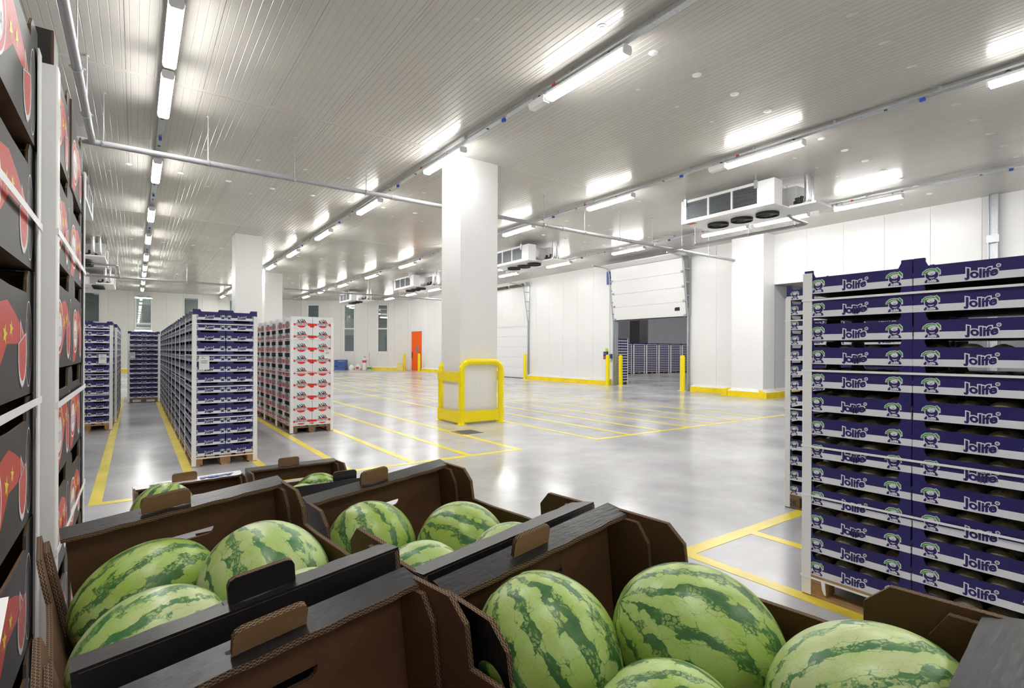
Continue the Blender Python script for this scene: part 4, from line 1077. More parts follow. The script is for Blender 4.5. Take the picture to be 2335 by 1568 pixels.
crate_stack(crR, PR, 14, 0, 0, 0, what, [(SX + 0.2, SY1 - 0.3, 'far'), (SX + 0.2, SY1 - 0.9, 'near')])
wrap_load(SX, SY1 - 1.2, SX + 0.8, SY1, 2.14, [0.30, 0.62, 1.02, 1.52, 1.92], what, ((-1, 1), (-1, -1)))
b = MB()
for k in range(14):
    for dy in (0.3, 0.9): crate_simple(PR, b, SX + 0.6, SY1 - dy, H0 + k * PR)
tag(b.build('rear_crates', CMATS, kind='stuff'), 'hidden rear half of the stack behind the big right stack', 'crates')
for ch in list(crR.children): bpy.data.objects.remove(ch, do_unlink=True)
bpy.data.objects.remove(crR, do_unlink=True)

# ---- long navy row left of centre: short sides to the front
PL = 0.1432; NL = 14
crL = crate_proto(PL, False)
RX0, RY = 0.63, 8.30
def stack_stuff_mesh(P, n, rows=((-0.2, -0.3), (0.2, -0.3), (-0.2, 0.3), (0.2, 0.3))):
    b = MB()
    for k in range(n):
        for dx, dy in rows: crate_simple(P, b, dx, dy, k * P)
    return b.mesh('crate_stack', CMATS)
HALF = stack_stuff_mesh(PL, NL, ((0.2, -0.3), (0.2, 0.3))); FULL = stack_stuff_mesh(PL, NL)
for i in range(9):
    y = RY + i * 1.222; nm = 'the %s pallet of the long row' % ORD[i + 1]
    pallet(RX0 + 0.4, y + 0.6, PI / 2, 'wooden pallet, %s from the front of the long navy row' % ORD[i + 1])
    if i == 0:
        crate_stack(crL, PL, NL, 0, 0, 0, nm, [(RX0 + 0.2, y + 0.3, 'front left'), (RX0 + 0.6, y + 0.3, 'front right'), (RX0 + 0.2, y + 0.9, 'rear left'), (RX0 + 0.6, y + 0.9, 'rear right')])
        wrap_load(RX0, y, RX0 + 0.8, y + 1.2, 2.06, [0.115, 0.66, 1.09, 1.52, 1.95], nm)
    elif i < 4:
        crate_stack(crL, PL, NL, 0, 0, 0, nm, [(RX0 + 0.2, y + 0.3, 'near left'), (RX0 + 0.2, y + 0.9, 'far left')])
        o = part('rear_crates', HALF, None, (RX0 + 0.4, y + 0.6, H0)); o['kind'] = 'stuff'; tag(o, 'right hand half of the crates on %s' % nm, 'crates')
        wrap_load(RX0, y, RX0 + 0.8, y + 1.2, 2.06, [0.12, 0.70 + 0.02 * i, 1.12, 1.50, 1.93], nm, ((-1, -1), (-1, 1)))
    else:
        o = part('crate_stack', FULL, None, (RX0 + 0.4, y + 0.6, H0)); o['kind'] = 'stuff'; tag(o, 'navy and white crates stacked on %s' % nm, 'crates')
        wrap_load(RX0, y, RX0 + 0.8, y + 1.2, 2.06, [0.12, 0.70, 1.12, 1.50, 1.93], nm, ((-1, -1), (-1, 1)))
# small bits of fruit over the top rim
def sheet_label(x, y, z, lab):
    t = thing('paper_label', lab, 'paper label', (x, y, z))
    b = MB(); n = 6
    for i in range(n):
        z0, z1 = -i * 0.297 / n, -(i + 1) * 0.297 / n; c = lambda q: -0.008 * max(0, (q - 3)) / 3
        b.face([(0, c(i), z0), (0.2, c(i), z0), (0.2, c(i + 1), z1), (0, c(i + 1), z1)])
    b.build('sheet', M['paper'], t)
    b = MB()
    for (x0, x1, zz, h) in ((0.05, 0.09, -0.02, 0.012), (0.04, 0.12, -0.045, 0.01), (0.04, 0.16, -0.10, 0.014), (0.04, 0.16, -0.14, 0.012)): b.box(x0, -0.002, zz - h, x1, -0.001, zz)
    b.build('print', M['inkgrey'], t)
    t.scale = (0.62, 1, 0.62)
sheet_label(RX0 + 0.075, RY - 0.012, 1.508, 'white printed paper sheet on the front of the long navy row')
# ---- left group: front pallet, one behind, and the pallet closing the aisle
what = 'the far left navy stack'; LX0, LY = -1.16, 13.10
pallet(LX0 + 0.4, LY + 0.6, PI / 2, 'wooden pallet of the navy stack at far left')
crate_stack(crL, PL, NL, 0, 0, 0, what, [(LX0 + 0.2, LY + 0.3, 'front left'), (LX0 + 0.6, LY + 0.3, 'front right'), (LX0 + 0.6, LY + 0.9, 'rear right')])
wrap_load(LX0, LY, LX0 + 0.8, LY + 1.2, 2.06, [0.16, 0.70, 1.10, 1.53, 1.97], what)
sheet_label(LX0 + 0.58, LY - 0.012, 1.50, 'white printed paper sheet on the navy stack at far left')
o = part('rear_crates', stack_stuff_mesh(PL, NL, ((-0.2, 0.3),)), None, (LX0 + 0.4, LY + 0.6, H0)); o['kind'] = 'stuff'; tag(o, 'rear left crates of the far left navy stack', 'crates')
for i in range(1, 4):
    y = LY + 0.03 + i * 1.24; nm = 'the %s pallet of the far left row' % ORD[i + 1]
    pallet(LX0 + 0.44, y + 0.6, PI / 2, 'wooden pallet, %s of the far left row' % ORD[i + 1])
    o = part('crate_stack', FULL, None, (LX0 + 0.44, y + 0.6, H0)); o['kind'] = 'stuff'; tag(o, 'navy and white crates stacked on %s' % nm, 'crates')
    wrap_load(LX0 + 0.04, y, LX0 + 0.84, y + 1.2, 2.06, [0.2, 1.1, 1.95], nm, ((1, -1), (1, 1)))
what = 'the aisle end navy stack'; MX0, MY = -0.18, 19.40
pallet(MX0 + 0.4, MY + 0.6, PI / 2, 'pallet with two white bags in its openings, closing the left aisle', kind='dark')
crate_stack(crL, PL, NL, 0, 0, 0, what, [(MX0 + 0.2, MY + 0.3, 'front left'), (MX0 + 0.6, MY + 0.3, 'front right')])
o = part('rear_crates', stack_stuff_mesh(PL, NL, ((-0.2, 0.3), (0.2, 0.3))), None, (MX0 + 0.4, MY + 0.6, H0)); o['kind'] = 'stuff'; tag(o, 'rear crates of the navy stack closing the left aisle', 'crates')
wrap_load(MX0, MY, MX0 + 0.8, MY + 1.2, 2.06, [0.9, 1.7], what, ((-1, -1), (1, -1)))
sheet_label(MX0 + 0.06, MY - 0.012, 1.52, 'white printed paper sheet on the navy stack closing the left aisle')
for i in range(2):
    b = MB(); b.box(-0.11, 0, 0, 0.11, 0.05, 0.072); o = b.build('film_bundle', M['pwhite']); o.location = (MX0 + 0.22 + i * 0.36, MY + 0.02, 0.024)
    tag(o, 'white bundle in the %s opening of the pallet closing the left aisle' % ('left' if i == 0 else 'right'), 'bundle', 'white bundles in the pallet')
for i in range(1, 5):
    y = MY + i * 1.25
    pallet(MX0 + 0.4, y + 0.6, PI / 2, 'hidden pallet, %s behind the one closing the aisle' % ORD[i], group='pallets behind the aisle end') if i < 2 else None
    if i < 2: o = part('crate_stack', FULL, None, (MX0 + 0.4, y + 0.6, H0)); o['kind'] = 'stuff'; tag(o, 'navy crates behind the stack closing the left aisle', 'crates')
for ch in list(crL.children): bpy.data.objects.remove(ch, do_unlink=True)
bpy.data.objects.remove(crL, do_unlink=True)
# ---- crates in the cold room
PB = 0.132; BK = stack_stuff_mesh(PB, 16); 
for i in range(7):
    x = 27.9 + i * 1.40
    pallet(x + 0.6, 26.2, 0, 'pallet of the %s stack in the cold room row' % ORD[i + 1], kind='dark')
    o = bpy.data.objects.new('crate_stack', BK); COL.objects.link(o); o.location = (x + 0.6, 26.2, H0); o.rotation_euler = (0, 0, PI / 2); o['kind'] = 'stuff'
    tag(o, 'navy and white crates, %s stack of the row in the cold room' % ORD[i + 1], 'crates')
    for sx, xx in ((-1, x), (1, x + 1.2)): corner_board(xx, 25.8, sx, -1, 2.1, 'pale corner board at the %s of the %s stack in the cold room' % ('left' if sx < 0 else 'right', ORD[i + 1]), 0.07, group='corner boards in the cold room')
pallet(19.45, 18.45, PI / 2, 'dark pallet under the stack just inside the open door', kind='dark')
o = part('crate_stack', BK, None, (19.45, 18.45, H0)); o['kind'] = 'stuff'; tag(o, 'navy and white crates stacked just inside the open door', 'crates')
for sx, xx in ((-1, 19.05), (1, 19.85)): corner_board(xx, 17.85, sx, -1, 2.25, 'pale corner board, %s corner of the stack just inside the open door' % ('left' if sx < 0 else 'right'), 0.05, group='corner boards inside the door')

# ================================================================== RED AND WHITE MELON BOXES
WB_H = 0.2335
WMATS = [M['kraft_in'], M['pwhite'], M['redw'], M['ink'], M['teal'], M['inkgrey'], M['pale_red']]
def white_box():
    m = MB(); t = 0.006; hx, hy, P = CW / 2, CL / 2, WB_H - 0.001
    side = [(-hy, 0), (hy, 0), (hy, P), (hy - 0.09, P), (hy - 0.09, 0.150), (-hy + 0.09, 0.150), (-hy + 0.09, P), (-hy, P)]
    for s in (-1, 1):
        m.prism(side, 'x', s * hx, s * (hx - t), (1, 0, 1))
        m.box(-hx + t, s * hy if s < 0 else s * hy - t, 0, hx - t, s * hy + t if s < 0 else s * hy, P, 1)
    m.box(-hx + t, -hy + t, 0.001, hx - t, hy - t, 0.006, 0)
    body = m.build('white_melon_box', WMATS)
    p = MB()
    for sd in ('-y', '+y'):
        fn = faces_fn(sd, hx, hy, 0.115, 0)
        def P_(pts, l, mi): p.poly(pts, lambda u, v: fn(u, v, l), mi)
        P_([(-hx, -0.01), (-0.115, -0.012), (-0.11, -0.05), (-0.14, -0.055), (-0.165, -0.05), (-0.17, -0.085), (-hx, -0.088)], 1, 2)
        P_([(hx, -0.01), (0.115, -0.005), (0.10, -0.03), (0.13, -0.06), (0.15, -0.065), (0.155, -0.085), (hx, -0.088)], 1, 2)
        P_(ell(-0.005, 0.0, 0.10, 0.095, 22), 2, 1)
        for a in range(5):
            c = -0.075 + a * 0.034; P_([(c, 0.075 - abs(a - 2) * 0.012), (c + 0.012, 0.078 - abs(a - 2) * 0.012), (c + 0.062, 0.0), (c + 0.040, 0.0)] if a < 4 else [(c - 0.02, 0.06), (c - 0.012, 0.062), (c + 0.02, 0.01), (c + 0.01, 0.01)], 3, 3)
        P_([(-0.085, 0.05), (-0.06, 0.055), (-0.02, 0.005), (-0.02, -0.005), (-0.07, -0.005)], 4, 4)
        P_([(-0.02, 0.022), (0.02, 0.034), (0.045, 0.014), (0.035, 0.008), (-0.01, 0.010)], 5, 3)
        P_([(0.035, 0.012), (0.07, 0.026), (0.085, 0.0), (0.04, 0.0)], 5, 2)
        P_([(-0.095, -0.005), (0.10, 0.0), (0.11, -0.03), (0.09, -0.05), (-0.095, -0.05), (-0.105, -0.03)], 6, 1)
        P_([(-0.09, 0.004), (0.10, 0.008), (0.095, -0.006), (-0.09, -0.008)], 7, 6)
        vs, fs = text2d('ROSSORO', 0.046, 0.002); p.add([(a[0], a[1] - 0.043) for a in vs], fs, lambda u, v: fn(u, v, 8), 5)
        P_(ell(-0.005, -0.052, 0.078, 0.042, 14, PI, 2 * PI), 4, 2)
    for sd in ('-x', '+x'):
        fn = faces_fn(sd, hx, hy, 0.075, 0)
        def P_(pts, l, mi): p.poly(pts, lambda u, v: fn(u, v, l), mi)
        P_([(-hy, 0.03), (-0.20, 0.03), (-0.22, -0.045), (-hy, -0.045)], 1, 2); P_([(hy, 0.03), (0.20, 0.03), (0.22, -0.045), (hy, -0.045)], 1, 2)
        P_(ell(0, 0.0, 0.15, 0.068, 20), 2, 6); P_(ell(0, 0.055, 0.11, 0.02, 14), 3, 4); P_(ell(0, 0.0, 0.11, 0.026, 16), 4, 5); P_(ell(0, -0.045, 0.10, 0.02, 14), 3, 2)
        for q in (-0.17, 0.17): P_([(q - 0.012, 0.07), (q + 0.012, 0.07), (q + 0.02, -0.06), (q - 0.02, -0.06)], 2, 4)
    part('print', p.mesh('box_print', WMATS), body)
    return body
wb = white_box(); NX0, NY = 2.41, 10.60; NW = 9
gm = MB(); gm.lathe([(0.0, -1)] + [(math.sin(PI * i / 12), -math.cos(PI * i / 12)) for i in range(1, 12)] + [(0.0, 1)], n=20); GM = gm.mesh('green_melon', [M['melon_b']], 80)
for i in range(3):
    y = NY + i * 1.235; nm = ('the nearest red box load', 'the second red box load', 'the third red box load')[i]
    pallet(NX0 + 0.4, y + 0.6, PI / 2, 'weathered pallet under %s' % nm, kind='dark')
    cols = [(0.2, 0.3, 'front left'), (0.6, 0.3, 'front right'), (0.2, 0.9, 'rear left'), (0.6, 0.9, 'rear right')]
    if i: cols = [(0.2, 0.3, 'near left'), (0.2, 0.9, 'far left'), (0.6, 0.3, 'near right'), (0.6, 0.9, 'far right')]
    for cx, cy, c in cols:
        for k in range(NW):
            inst(wb, (NX0 + cx + random.uniform(-.002, .002), y + cy + random.uniform(-.002, .002), H0 + k * WB_H), 0, 'white melon box, %s, %s column of %s' % (level(k, NW), c, nm), 'boxes of ' + nm)
    wrap_load(NX0, y, NX0 + 0.8, y + 1.2, 2.14, [0.20, 1.17, 1.82], nm, ((-1, -1), (1, -1), (-1, 1)))
    for (cy, k) in ((0.3, 0), (0.9, 1), (0.3, 2), (0.9, 5), (0.3, 6), (0.9, 8), (0.9, 3)):
        for q in (-0.13, 0.1):
            o = bpy.data.objects.new('melon', GM); COL.objects.link(o); o.location = (NX0 + 0.105, y + cy + q + random.uniform(-.02, .02), H0 + k * WB_H + 0.006 + 0.085); o.scale = (0.085, 0.085, 0.098); o.rotation_euler = (PI / 2, random.uniform(-.4, .4), random.uniform(0, 6))
            o.scale = (0.085, 0.085, 0.092); tag(o, 'green melon, %s side, in the %s %s box, %s' % ('near' if q < 0 else 'far', level(k, NW).replace(' layer', '-layer'), 'near' if cy < .5 else 'far', nm), 'melon', 'melons inside %s' % nm)
sheet_label(NX0 + 0.62, NY - 0.012, 1.62, 'white printed paper sheet on the nearest red and white load')
for ch in list(wb.children): bpy.data.objects.remove(ch, do_unlink=True)
bpy.data.objects.remove(wb, do_unlink=True)

# ================================================================== WATERMELON CARTONS
T = 0.0075
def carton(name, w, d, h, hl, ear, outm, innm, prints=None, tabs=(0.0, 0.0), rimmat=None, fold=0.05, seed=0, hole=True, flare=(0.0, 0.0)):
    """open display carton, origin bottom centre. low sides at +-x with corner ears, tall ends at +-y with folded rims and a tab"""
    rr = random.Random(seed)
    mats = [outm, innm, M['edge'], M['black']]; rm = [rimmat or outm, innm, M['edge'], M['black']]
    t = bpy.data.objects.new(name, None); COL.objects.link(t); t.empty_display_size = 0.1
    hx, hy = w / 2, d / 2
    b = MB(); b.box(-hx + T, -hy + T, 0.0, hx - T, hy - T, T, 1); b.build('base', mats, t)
    for s in (-1, 1):
        e = MB(); zh = h - 0.075; hw2, hr = 0.055, 0.014; hc = 0.0
        y0, y1 = s * hy, s * (hy - T); xi = hx - T
        if hole:
            arcU = [(hc - hw2 + hr * (1 - math.cos(a)) , zh + hr * math.sin(a)) for a in [PI / 2 * i / 4 for i in range(5)]]
            arcU2 = [(hc + hw2 - hr * (1 - math.cos(a)), zh + hr * math.sin(a)) for a in [PI / 2 * (4 - i) / 4 for i in range(5)]]
            upper = [(-xi, zh)] + arcU + arcU2 + [(xi, zh), (xi, h - 0.004), (-xi, h - 0.004)]
            lower = [(-xi, zh)] + [(p[0], 2 * zh - p[1]) for p in arcU] + [(p[0], 2 * zh - p[1]) for p in arcU2] + [(xi, zh), (xi, T), (-xi, T)]
            e.prism(upper, 'y', y0, y1, (0, 1, 2)); e.prism(lower, 'y', y0, y1, (0, 1, 2))
        else:
            e.prism([(-xi, T), (xi, T), (xi, h - 0.004), (-xi, h - 0.004)], 'y', y0, y1, (0, 1, 2))
        wallo = e.build('end_wall', mats, t)
        if hole:
            fl = MB(); fl.prism(arcU + arcU2, 'y', y1 + s * 0.001, y0 - s * 0.001, (1, 0, 1)); fl.build('hole_flap', mats, wallo)
        # folded rim: slopes inward a little; wavy
        r = MB(); n = 14; zt, zb = h, h - 0.012
        def pt(i, k, th):
            x = -hx + 0.001 + (w - 0.002) * i / n
            wv = 0.0010 * math.sin(i * 2.3 + seed) 
            return (x, s * (hy - 0.0005 - fold * k), h - 0.008 * k + wv * k - th)
        for i in range(n):
            L0, L1 = w * i / n, w * (i + 1) / n
            r.face([pt(i, 0, 0), pt(i + 1, 0, 0), pt(i + 1, 1, 0), pt(i, 1, 0)], 0)
            r.face([pt(i, 0, T), pt(i + 1, 0, T), pt(i + 1, 1, T), pt(i, 1, T)], 1)
            r.face([pt(i, 1, T), pt(i + 1, 1, T), pt(i + 1, 1, 0), pt(i, 1, 0)], 2, [(L0, 0), (L1, 0), (L1, 1), (L0, 1)])
            r.face([pt(i, 0, 0.03), pt(i + 1, 0, 0.03), pt(i + 1, 0, 0), pt(i, 0, 0)], 0)
        for i in (0, n): r.face([pt(i, 0, 0), pt(i, 1, 0), pt(i, 1, T), pt(i, 0, T)], 2, [(0, 1), (fold, 1), (fold, 0), (0, 0)])
        r.build('folded_rim', rm, wallo, 35)
        if tabs[0 if s < 0 else 1]:
            tilt, shift, tw = tabs[0 if s < 0 else 1]
            tb = MB(); hw3, th = tw / 2, 0.035
            poly = [(-hw3, 0), (hw3, 0), (hw3, th - 0.01), (hw3 - 0.003, th - 0.003), (hw3 - 0.01, th), (-hw3 + 0.01, th), (-hw3 + 0.003, th - 0.003), (-hw3, th - 0.01)]
            tb.prism(poly, 'y', -T / 2, T / 2, (1, 1, 2) if s > 0 else (0, 1, 2))
            tb.box(-hw3 - 0.004, -0.008, -0.006, hw3 + 0.004, 0.016 * -s if s < 0 else 0.008, -0.002, 3)  # dark strip drawn for the shaded slot at the tab's foot
            o = tb.build('tab', [M['blackprint'] if outm is M['blackprint'] else outm, M['kraft'], M['edge'], M['black']], wallo)
            o.location = (shift, s * (hy - fold * 0.55), h - 0.003); o.rotation_euler = (tilt, 0, 0)
    for s in (-1, 1):
        e = MB(); c = 0.03
        poly = [(-hy, 0), (hy, 0), (hy, h - 0.005), (hy - ear, h - 0.006), (hy - ear - c, h - 0.035), (hy - ear - c - 0.002, hl), (0.05, hl - 0.002), (-0.07, hl + 0.001), (-hy + ear + c + 0.002, hl), (-hy + ear + c, h - 0.035), (-hy + ear, h - 0.006), (-hy, h - 0.005)]
        e.prism(poly, 'x', s * hx, s * (hx - T), (0, 1, 2)); so = e.build('side_wall', mats, t)
        fa = math.radians(flare[0 if s < 0 else 1]) * s                 # side leaning outwards about its foot
        if fa: so.matrix_basis = Matrix.Translation((s * hx, 0, 0)) @ Matrix.Rotation(fa, 4, 'Y') @ Matrix.Translation((-s * hx, 0, 0))
        for q in (-1, 1):                          # inner flaps standing beside the ears
            f = MB(); ya = q * (hy - T - 0.002); yb = q * (hy - ear * 0.72)
            f.prism([(ya, T), (yb, T), (yb, h - 0.05), (yb + q * 0.02, h - 0.016), (ya, h - 0.016)], 'x', s * (hx - T - 0.001), s * (hx - 2 * T - 0.001), (1, 1, 2))
            f.build('corner_flap', mats, so)
    if prints: prints(t, w, d, h, hl)
    return t
ART = [M['red'], M['ystar'], M['pwhite'], M['pale_red'], M['greyprint'], M['inkgrey'], M['green'], M['ink']]
def art(layout):
    def f(t, w, d, h, hl):
        b = MB(); hx = w / 2; fn = faces_fn('+x', hx, d / 2, 0, 0, 0.00012)
        def P_(pts, l, mi): b.poly(pts, lambda u, v: fn(u, v, l), mi)
        uo, rx, ry, us, uw, uk = layout; vc = hl * 0.50
        a = uo + rx
        P_([(max(-d / 2, uo - rx * 1.3), 0.012), (uo - 0.2 * rx, 0.012), (a + 0.00, vc * 0.55), (a + 0.10, vc * 0.98), (uw + 0.02, vc * 1.0), (uw + 0.10, vc * 1.1), (us + 0.13, vc * 1.55), (us + 0.03, vc * 1.72), (a - 0.04, vc * 1.60), (uo - rx * 0.6, vc * 1.0)], 1, 0)
        P_(ell(uo, vc, rx + 0.012, ry + 0.012, 30), 2, 2); P_(ell(uo, vc, rx + 0.004, ry + 0.004, 30), 3, 0); P_(ell(uo, vc - 0.01, rx * 0.80, ry * 0.74, 30), 4, 2)
        for k in range(7):
            an = PI * (0.22 + 0.56 * k / 6); P_(star(uo + rx * 0.9 * math.cos(an), vc + ry * 0.86 * math.sin(an), 0.010), 4, 1)
        P_([(uo - 0.008, vc + 0.02), (uo + 0.006, vc + 0.02), (uo + 0.010, vc + 0.062), (uo + 0.002, vc + 0.064)], 5, 1); P_([(uo - 0.006, vc + 0.045), (uo + 0.012, vc + 0.045), (uo + 0.012, vc + 0.066), (uo + 0.0, vc + 0.066)], 6, 0)
        vs, fs = text2d('RIGOLA', 0.055, 0.0); k_ = rx * 1.35 / 0.19
        b.add([(uo + q[0] * k_, vc - 0.035 + q[1] * 0.95) for q in vs], fs, lambda u, v: fn(u, v, 5), 5)
        P_(star(us, vc * 1.14, 0.030, 0.25), 5, 1); P_(star(us + 0.08, vc * 1.24, 0.026, 0.2), 5, 1)
        P_([(uw - 0.02, vc * 1.45), (uw - 0.02, vc * 0.6), (uw + 0.075, vc * 0.9)], 5, 2); P_([(uw - 0.012, vc * 1.36), (uw - 0.012, vc * 0.66), (uw + 0.064, vc * 0.9)], 6, 3)
        P_(ell(uk, vc * 1.0, 0.055, vc * 0.86, 24), 5, 2); P_(ell(uk, vc * 1.0, 0.051, vc * 0.83, 24), 6, 4)
        P_([(uk - 0.03, vc * 1.5), (uk - 0.022, vc * 1.55), (uk - 0.022, vc * .5), (uk - 0.03, vc * .55)], 7, 5)
        wd = [(uw - 0.045, vc * 0.98), (uw + 0.07, vc * 1.18), (uw + 0.078, vc * 0.85), (uw + 0.072, vc * 0.58), (uw + 0.055, vc * 0.36), (uw + 0.03, vc * 0.24), (uw + 0.005, vc * 0.22), (uw - 0.02, vc * 0.31), (uw - 0.037, vc * 0.47), (uw - 0.046, vc * 0.7)]
        cx, cy = uw + 0.013, vc * 0.68
        P_([(cx + (u - cx) * 1.14, cy + (v - cy) * 1.12) for u, v in wd], 8, 5); P_([(cx + (u - cx) * 1.08, cy + (v - cy) * 1.06) for u, v in wd], 9, 2); P_([(cx + (u - cx) * 0.93, cy + 0.006 + (v - cy) * 0.92) for u, v in wd], 10, 3)
        for k in range(5): P_(ell(cx - 0.02 + k * 0.011, cy - 0.01 - 0.012 * abs(k - 2) * -1, 0.0025, 0.005, 6), 11, 7)
        b.build('print', ART, t)
    return f
# tall stack at left: nearest load (long cartons) and the next one
HB = 0.383
def black_stack(name_, x1, y0, nb, d, base, layout, where, hl, seed):
    for col in range(nb):
        y = y0 + d * (col + 0.5)
        proto = carton('melon_carton', 0.398, d - 0.006, HB - 0.003, hl, 0.10, M['greyprint'], M['kraft_in'], art(layout), seed=seed + col, fold=0.03)
        for k in range(7 if False else NB):
            lab = 'black carton with red art, %s, %s column of %s' % (level(k, NB), ('nearer', 'farther')[col] if nb > 1 else 'only', where)
            jit = random.Random(seed + k * 7 + col); loc = (x1 - 0.2 + jit.uniform(-0.006, 0.004), y + jit.uniform(-0.003, 0.003), base + k * HB)
            if k == 0: proto.location = loc; tag(proto, lab, 'carton', 'cartons of ' + where)
            else: inst(proto, loc, jit.uniform(-0.008, 0.008), lab, 'cartons of ' + where)
NB = 6
black_stack('a', -0.226, 2.352, 2, 0.60, 0.375, (-0.135, 0.105, 0.088, 0.01, 0.135, 0.235), 'the second black load', 0.30, 1)
black_stack('b', -0.258, 1.385, 1, 0.868, 0.305, (-0.20, 0.115, 0.105, -0.015, 0.215, 0.335), 'the nearest black load', 0.305, 11)
for y0, L, b, nm in ((2.352, 1.2, 0.375, 'second'), (1.10, 1.16, 0.305, 'nearest')):
    for q in range(2):
        lo = q == 0
    pallet(-0.626 if nm == 'second' else -0.658, y0 + L / 2, PI / 2, 'tall block pallet under the %s black load at left' % nm, L, 0.8, extra=b - 0.144, kind='dark')
# rear columns of cartons behind the printed ones, simple dark cartons
for x1, ys, d, base, nm in ((-0.626, (2.652, 3.252), 0.6, 0.375, 'second'), (-0.658, (1.819,), 0.868, 0.305, 'nearest')):
    for j, y in enumerate(ys):
        proto = carton('melon_carton', 0.392, d - 0.006, HB - 0.003, 0.30, 0.10, M['greyprint'], M['kraft_in'], None, seed=50, fold=0.03)
        for k in range(NB):
            loc = (x1 - 0.2, y, base + k * HB); lab = 'plain black carton, %s, %s rear column of the %s black load' % (level(k, NB), ('near', 'far')[j], nm)
            if k == 0: proto.location = loc; tag(proto, lab, 'carton', 'rear cartons of the %s black load' % nm)
            else: inst(proto, loc, 0, lab, 'rear cartons of the %s black load' % nm)
what = 'the second black load at left'
corner_board(-0.220, 2.348, 1, -1, 2.535, 'wide white corner board between the two black loads at left', 0.06, group='corner boards of the black loads')
corner_board(-0.220, 3.556, 1, 1, 2.50, 'thin white corner board at the far end of the second black load', 0.05, group='corner boards of the black loads')
corner_board(-0.252, 2.257, 1, 1, 2.52, 'white corner board at the far end of the nearest black load, seen edge on', 0.055, group='corner boards of the black loads')
for i, z in enumerate((1.40, 1.99, 0.9)): strap(-1.03, 2.352, -0.220, 3.552, z, 'white strap round the second black load at left, %s' % ('middle', 'upper', 'lower')[i], 'straps of the second black load', 0.022)
for i, z in enumerate((1.43, 1.98)): strap(-1.06, 1.385, -0.252, 2.253, z, 'white strap round the nearest black load at left, %s' % ('lower', 'upper')[i], 'straps of the nearest black load', 0.022)

# ---- foreground cartons
FH_, FW_, FD_ = 0.36, 0.40, 0.60
def place(t, x, y, z, yaw, pit, rol):
    Mr = Matrix.Rotation(math.radians(yaw), 4, 'Z') @ Matrix.Rotation(math.radians(pit), 4, 'X') @ Matrix.Rotation(math.radians(rol), 4, 'Y')
    p = Vector((x, y, z)) + Mr.to_3x3() @ Vector((0, 0, -FH_)); t.location = p; t.rotation_euler = Mr.to_euler()
G = 'open watermelon cartons in the foreground'
def fgbox(lab, pose, hl, ear, tabs, outm=None, d=FD_, seed=0, rim=None, hole=True, fold=0.05, flare=(0.0, 0.0)):
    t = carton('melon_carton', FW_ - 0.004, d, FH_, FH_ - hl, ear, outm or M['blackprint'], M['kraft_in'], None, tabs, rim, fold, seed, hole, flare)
    place(t, *pose); return tag(t, lab, 'carton', G)
bA = fgbox('empty looking black watermelon carton at the lower left corner, brown inside', (0.172, 0.425, 1.262, 8.0, -2.2, -5.0), 0.092, 0.12, (0, (0.45, -0.005, 0.085)), d=0.565, seed=3)
bB = fgbox('large open black watermelon carton at lower right holding four melons', (0.572, 0.409, 1.279, 3.9, -0.6, -6.5), 0.085, 0.138, (0, (0.3, -0.03, 0.075)), seed=5)
bC = fgbox('open black watermelon carton at lower left holding four melons', (0.110, 1.032, 1.270, 6.0, 1.0, -5.8), 0.072, 0.135, ((0.1, 0.005, 0.085), (0.35, -0.03, 0.085)), d=0.57, seed=7, flare=(5.0, 0.0))
bD = fgbox('open black watermelon carton in the middle of the foreground, right of the left carton', (0.545, 1.058, 1.259, 3.3, -0.9, -6.5), 0.084, 0.13, (0, (0.3, -0.02, 0.075)), seed=9)
bE = fgbox('white topped watermelon carton with blue writing on its rim, farther back', (0.204, 2.332, 1.051, 2.6, -1.2, -1.5), 0.06, 0.13, (0, (0.2, -0.02, 0.09)), outm=M['cwhite'], rim=M['pwhite'], seed=13, fold=0.055)
bF = fgbox('small looking black watermelon carton farthest back, right of the white topped one', (0.605, 2.302, 1.081, 1.4, -3.0, 0.1), 0.06, 0.15, ((0.1, 0.05, 0.09), (0.2, -0.02, 0.09)), seed=15)
# writing on the white rim
b = MB(); vs, fs = text2d('MEV', 0.046, 0.003)
rimf = lambda u, v: (u, FD_ / 2 - 0.028 + v, FH_ - 0.0035 + 0.0013)
b.add([(q[0] * 1.5 + 0.10, q[1] - 0.016) for q in vs], fs, rimf); 
b.face([rimf(-0.12, -0.012), rimf(-0.085, -0.012), rimf(-0.085, 0.012), rimf(-0.12, 0.012)])
b.face([rimf(-0.145, -0.010), rimf(-0.125, -0.010), rimf(-0.12, 0.006), rimf(-0.14, 0.006)], 1)
b.build('rim_print', [M['blue'], M['teal']], bE)
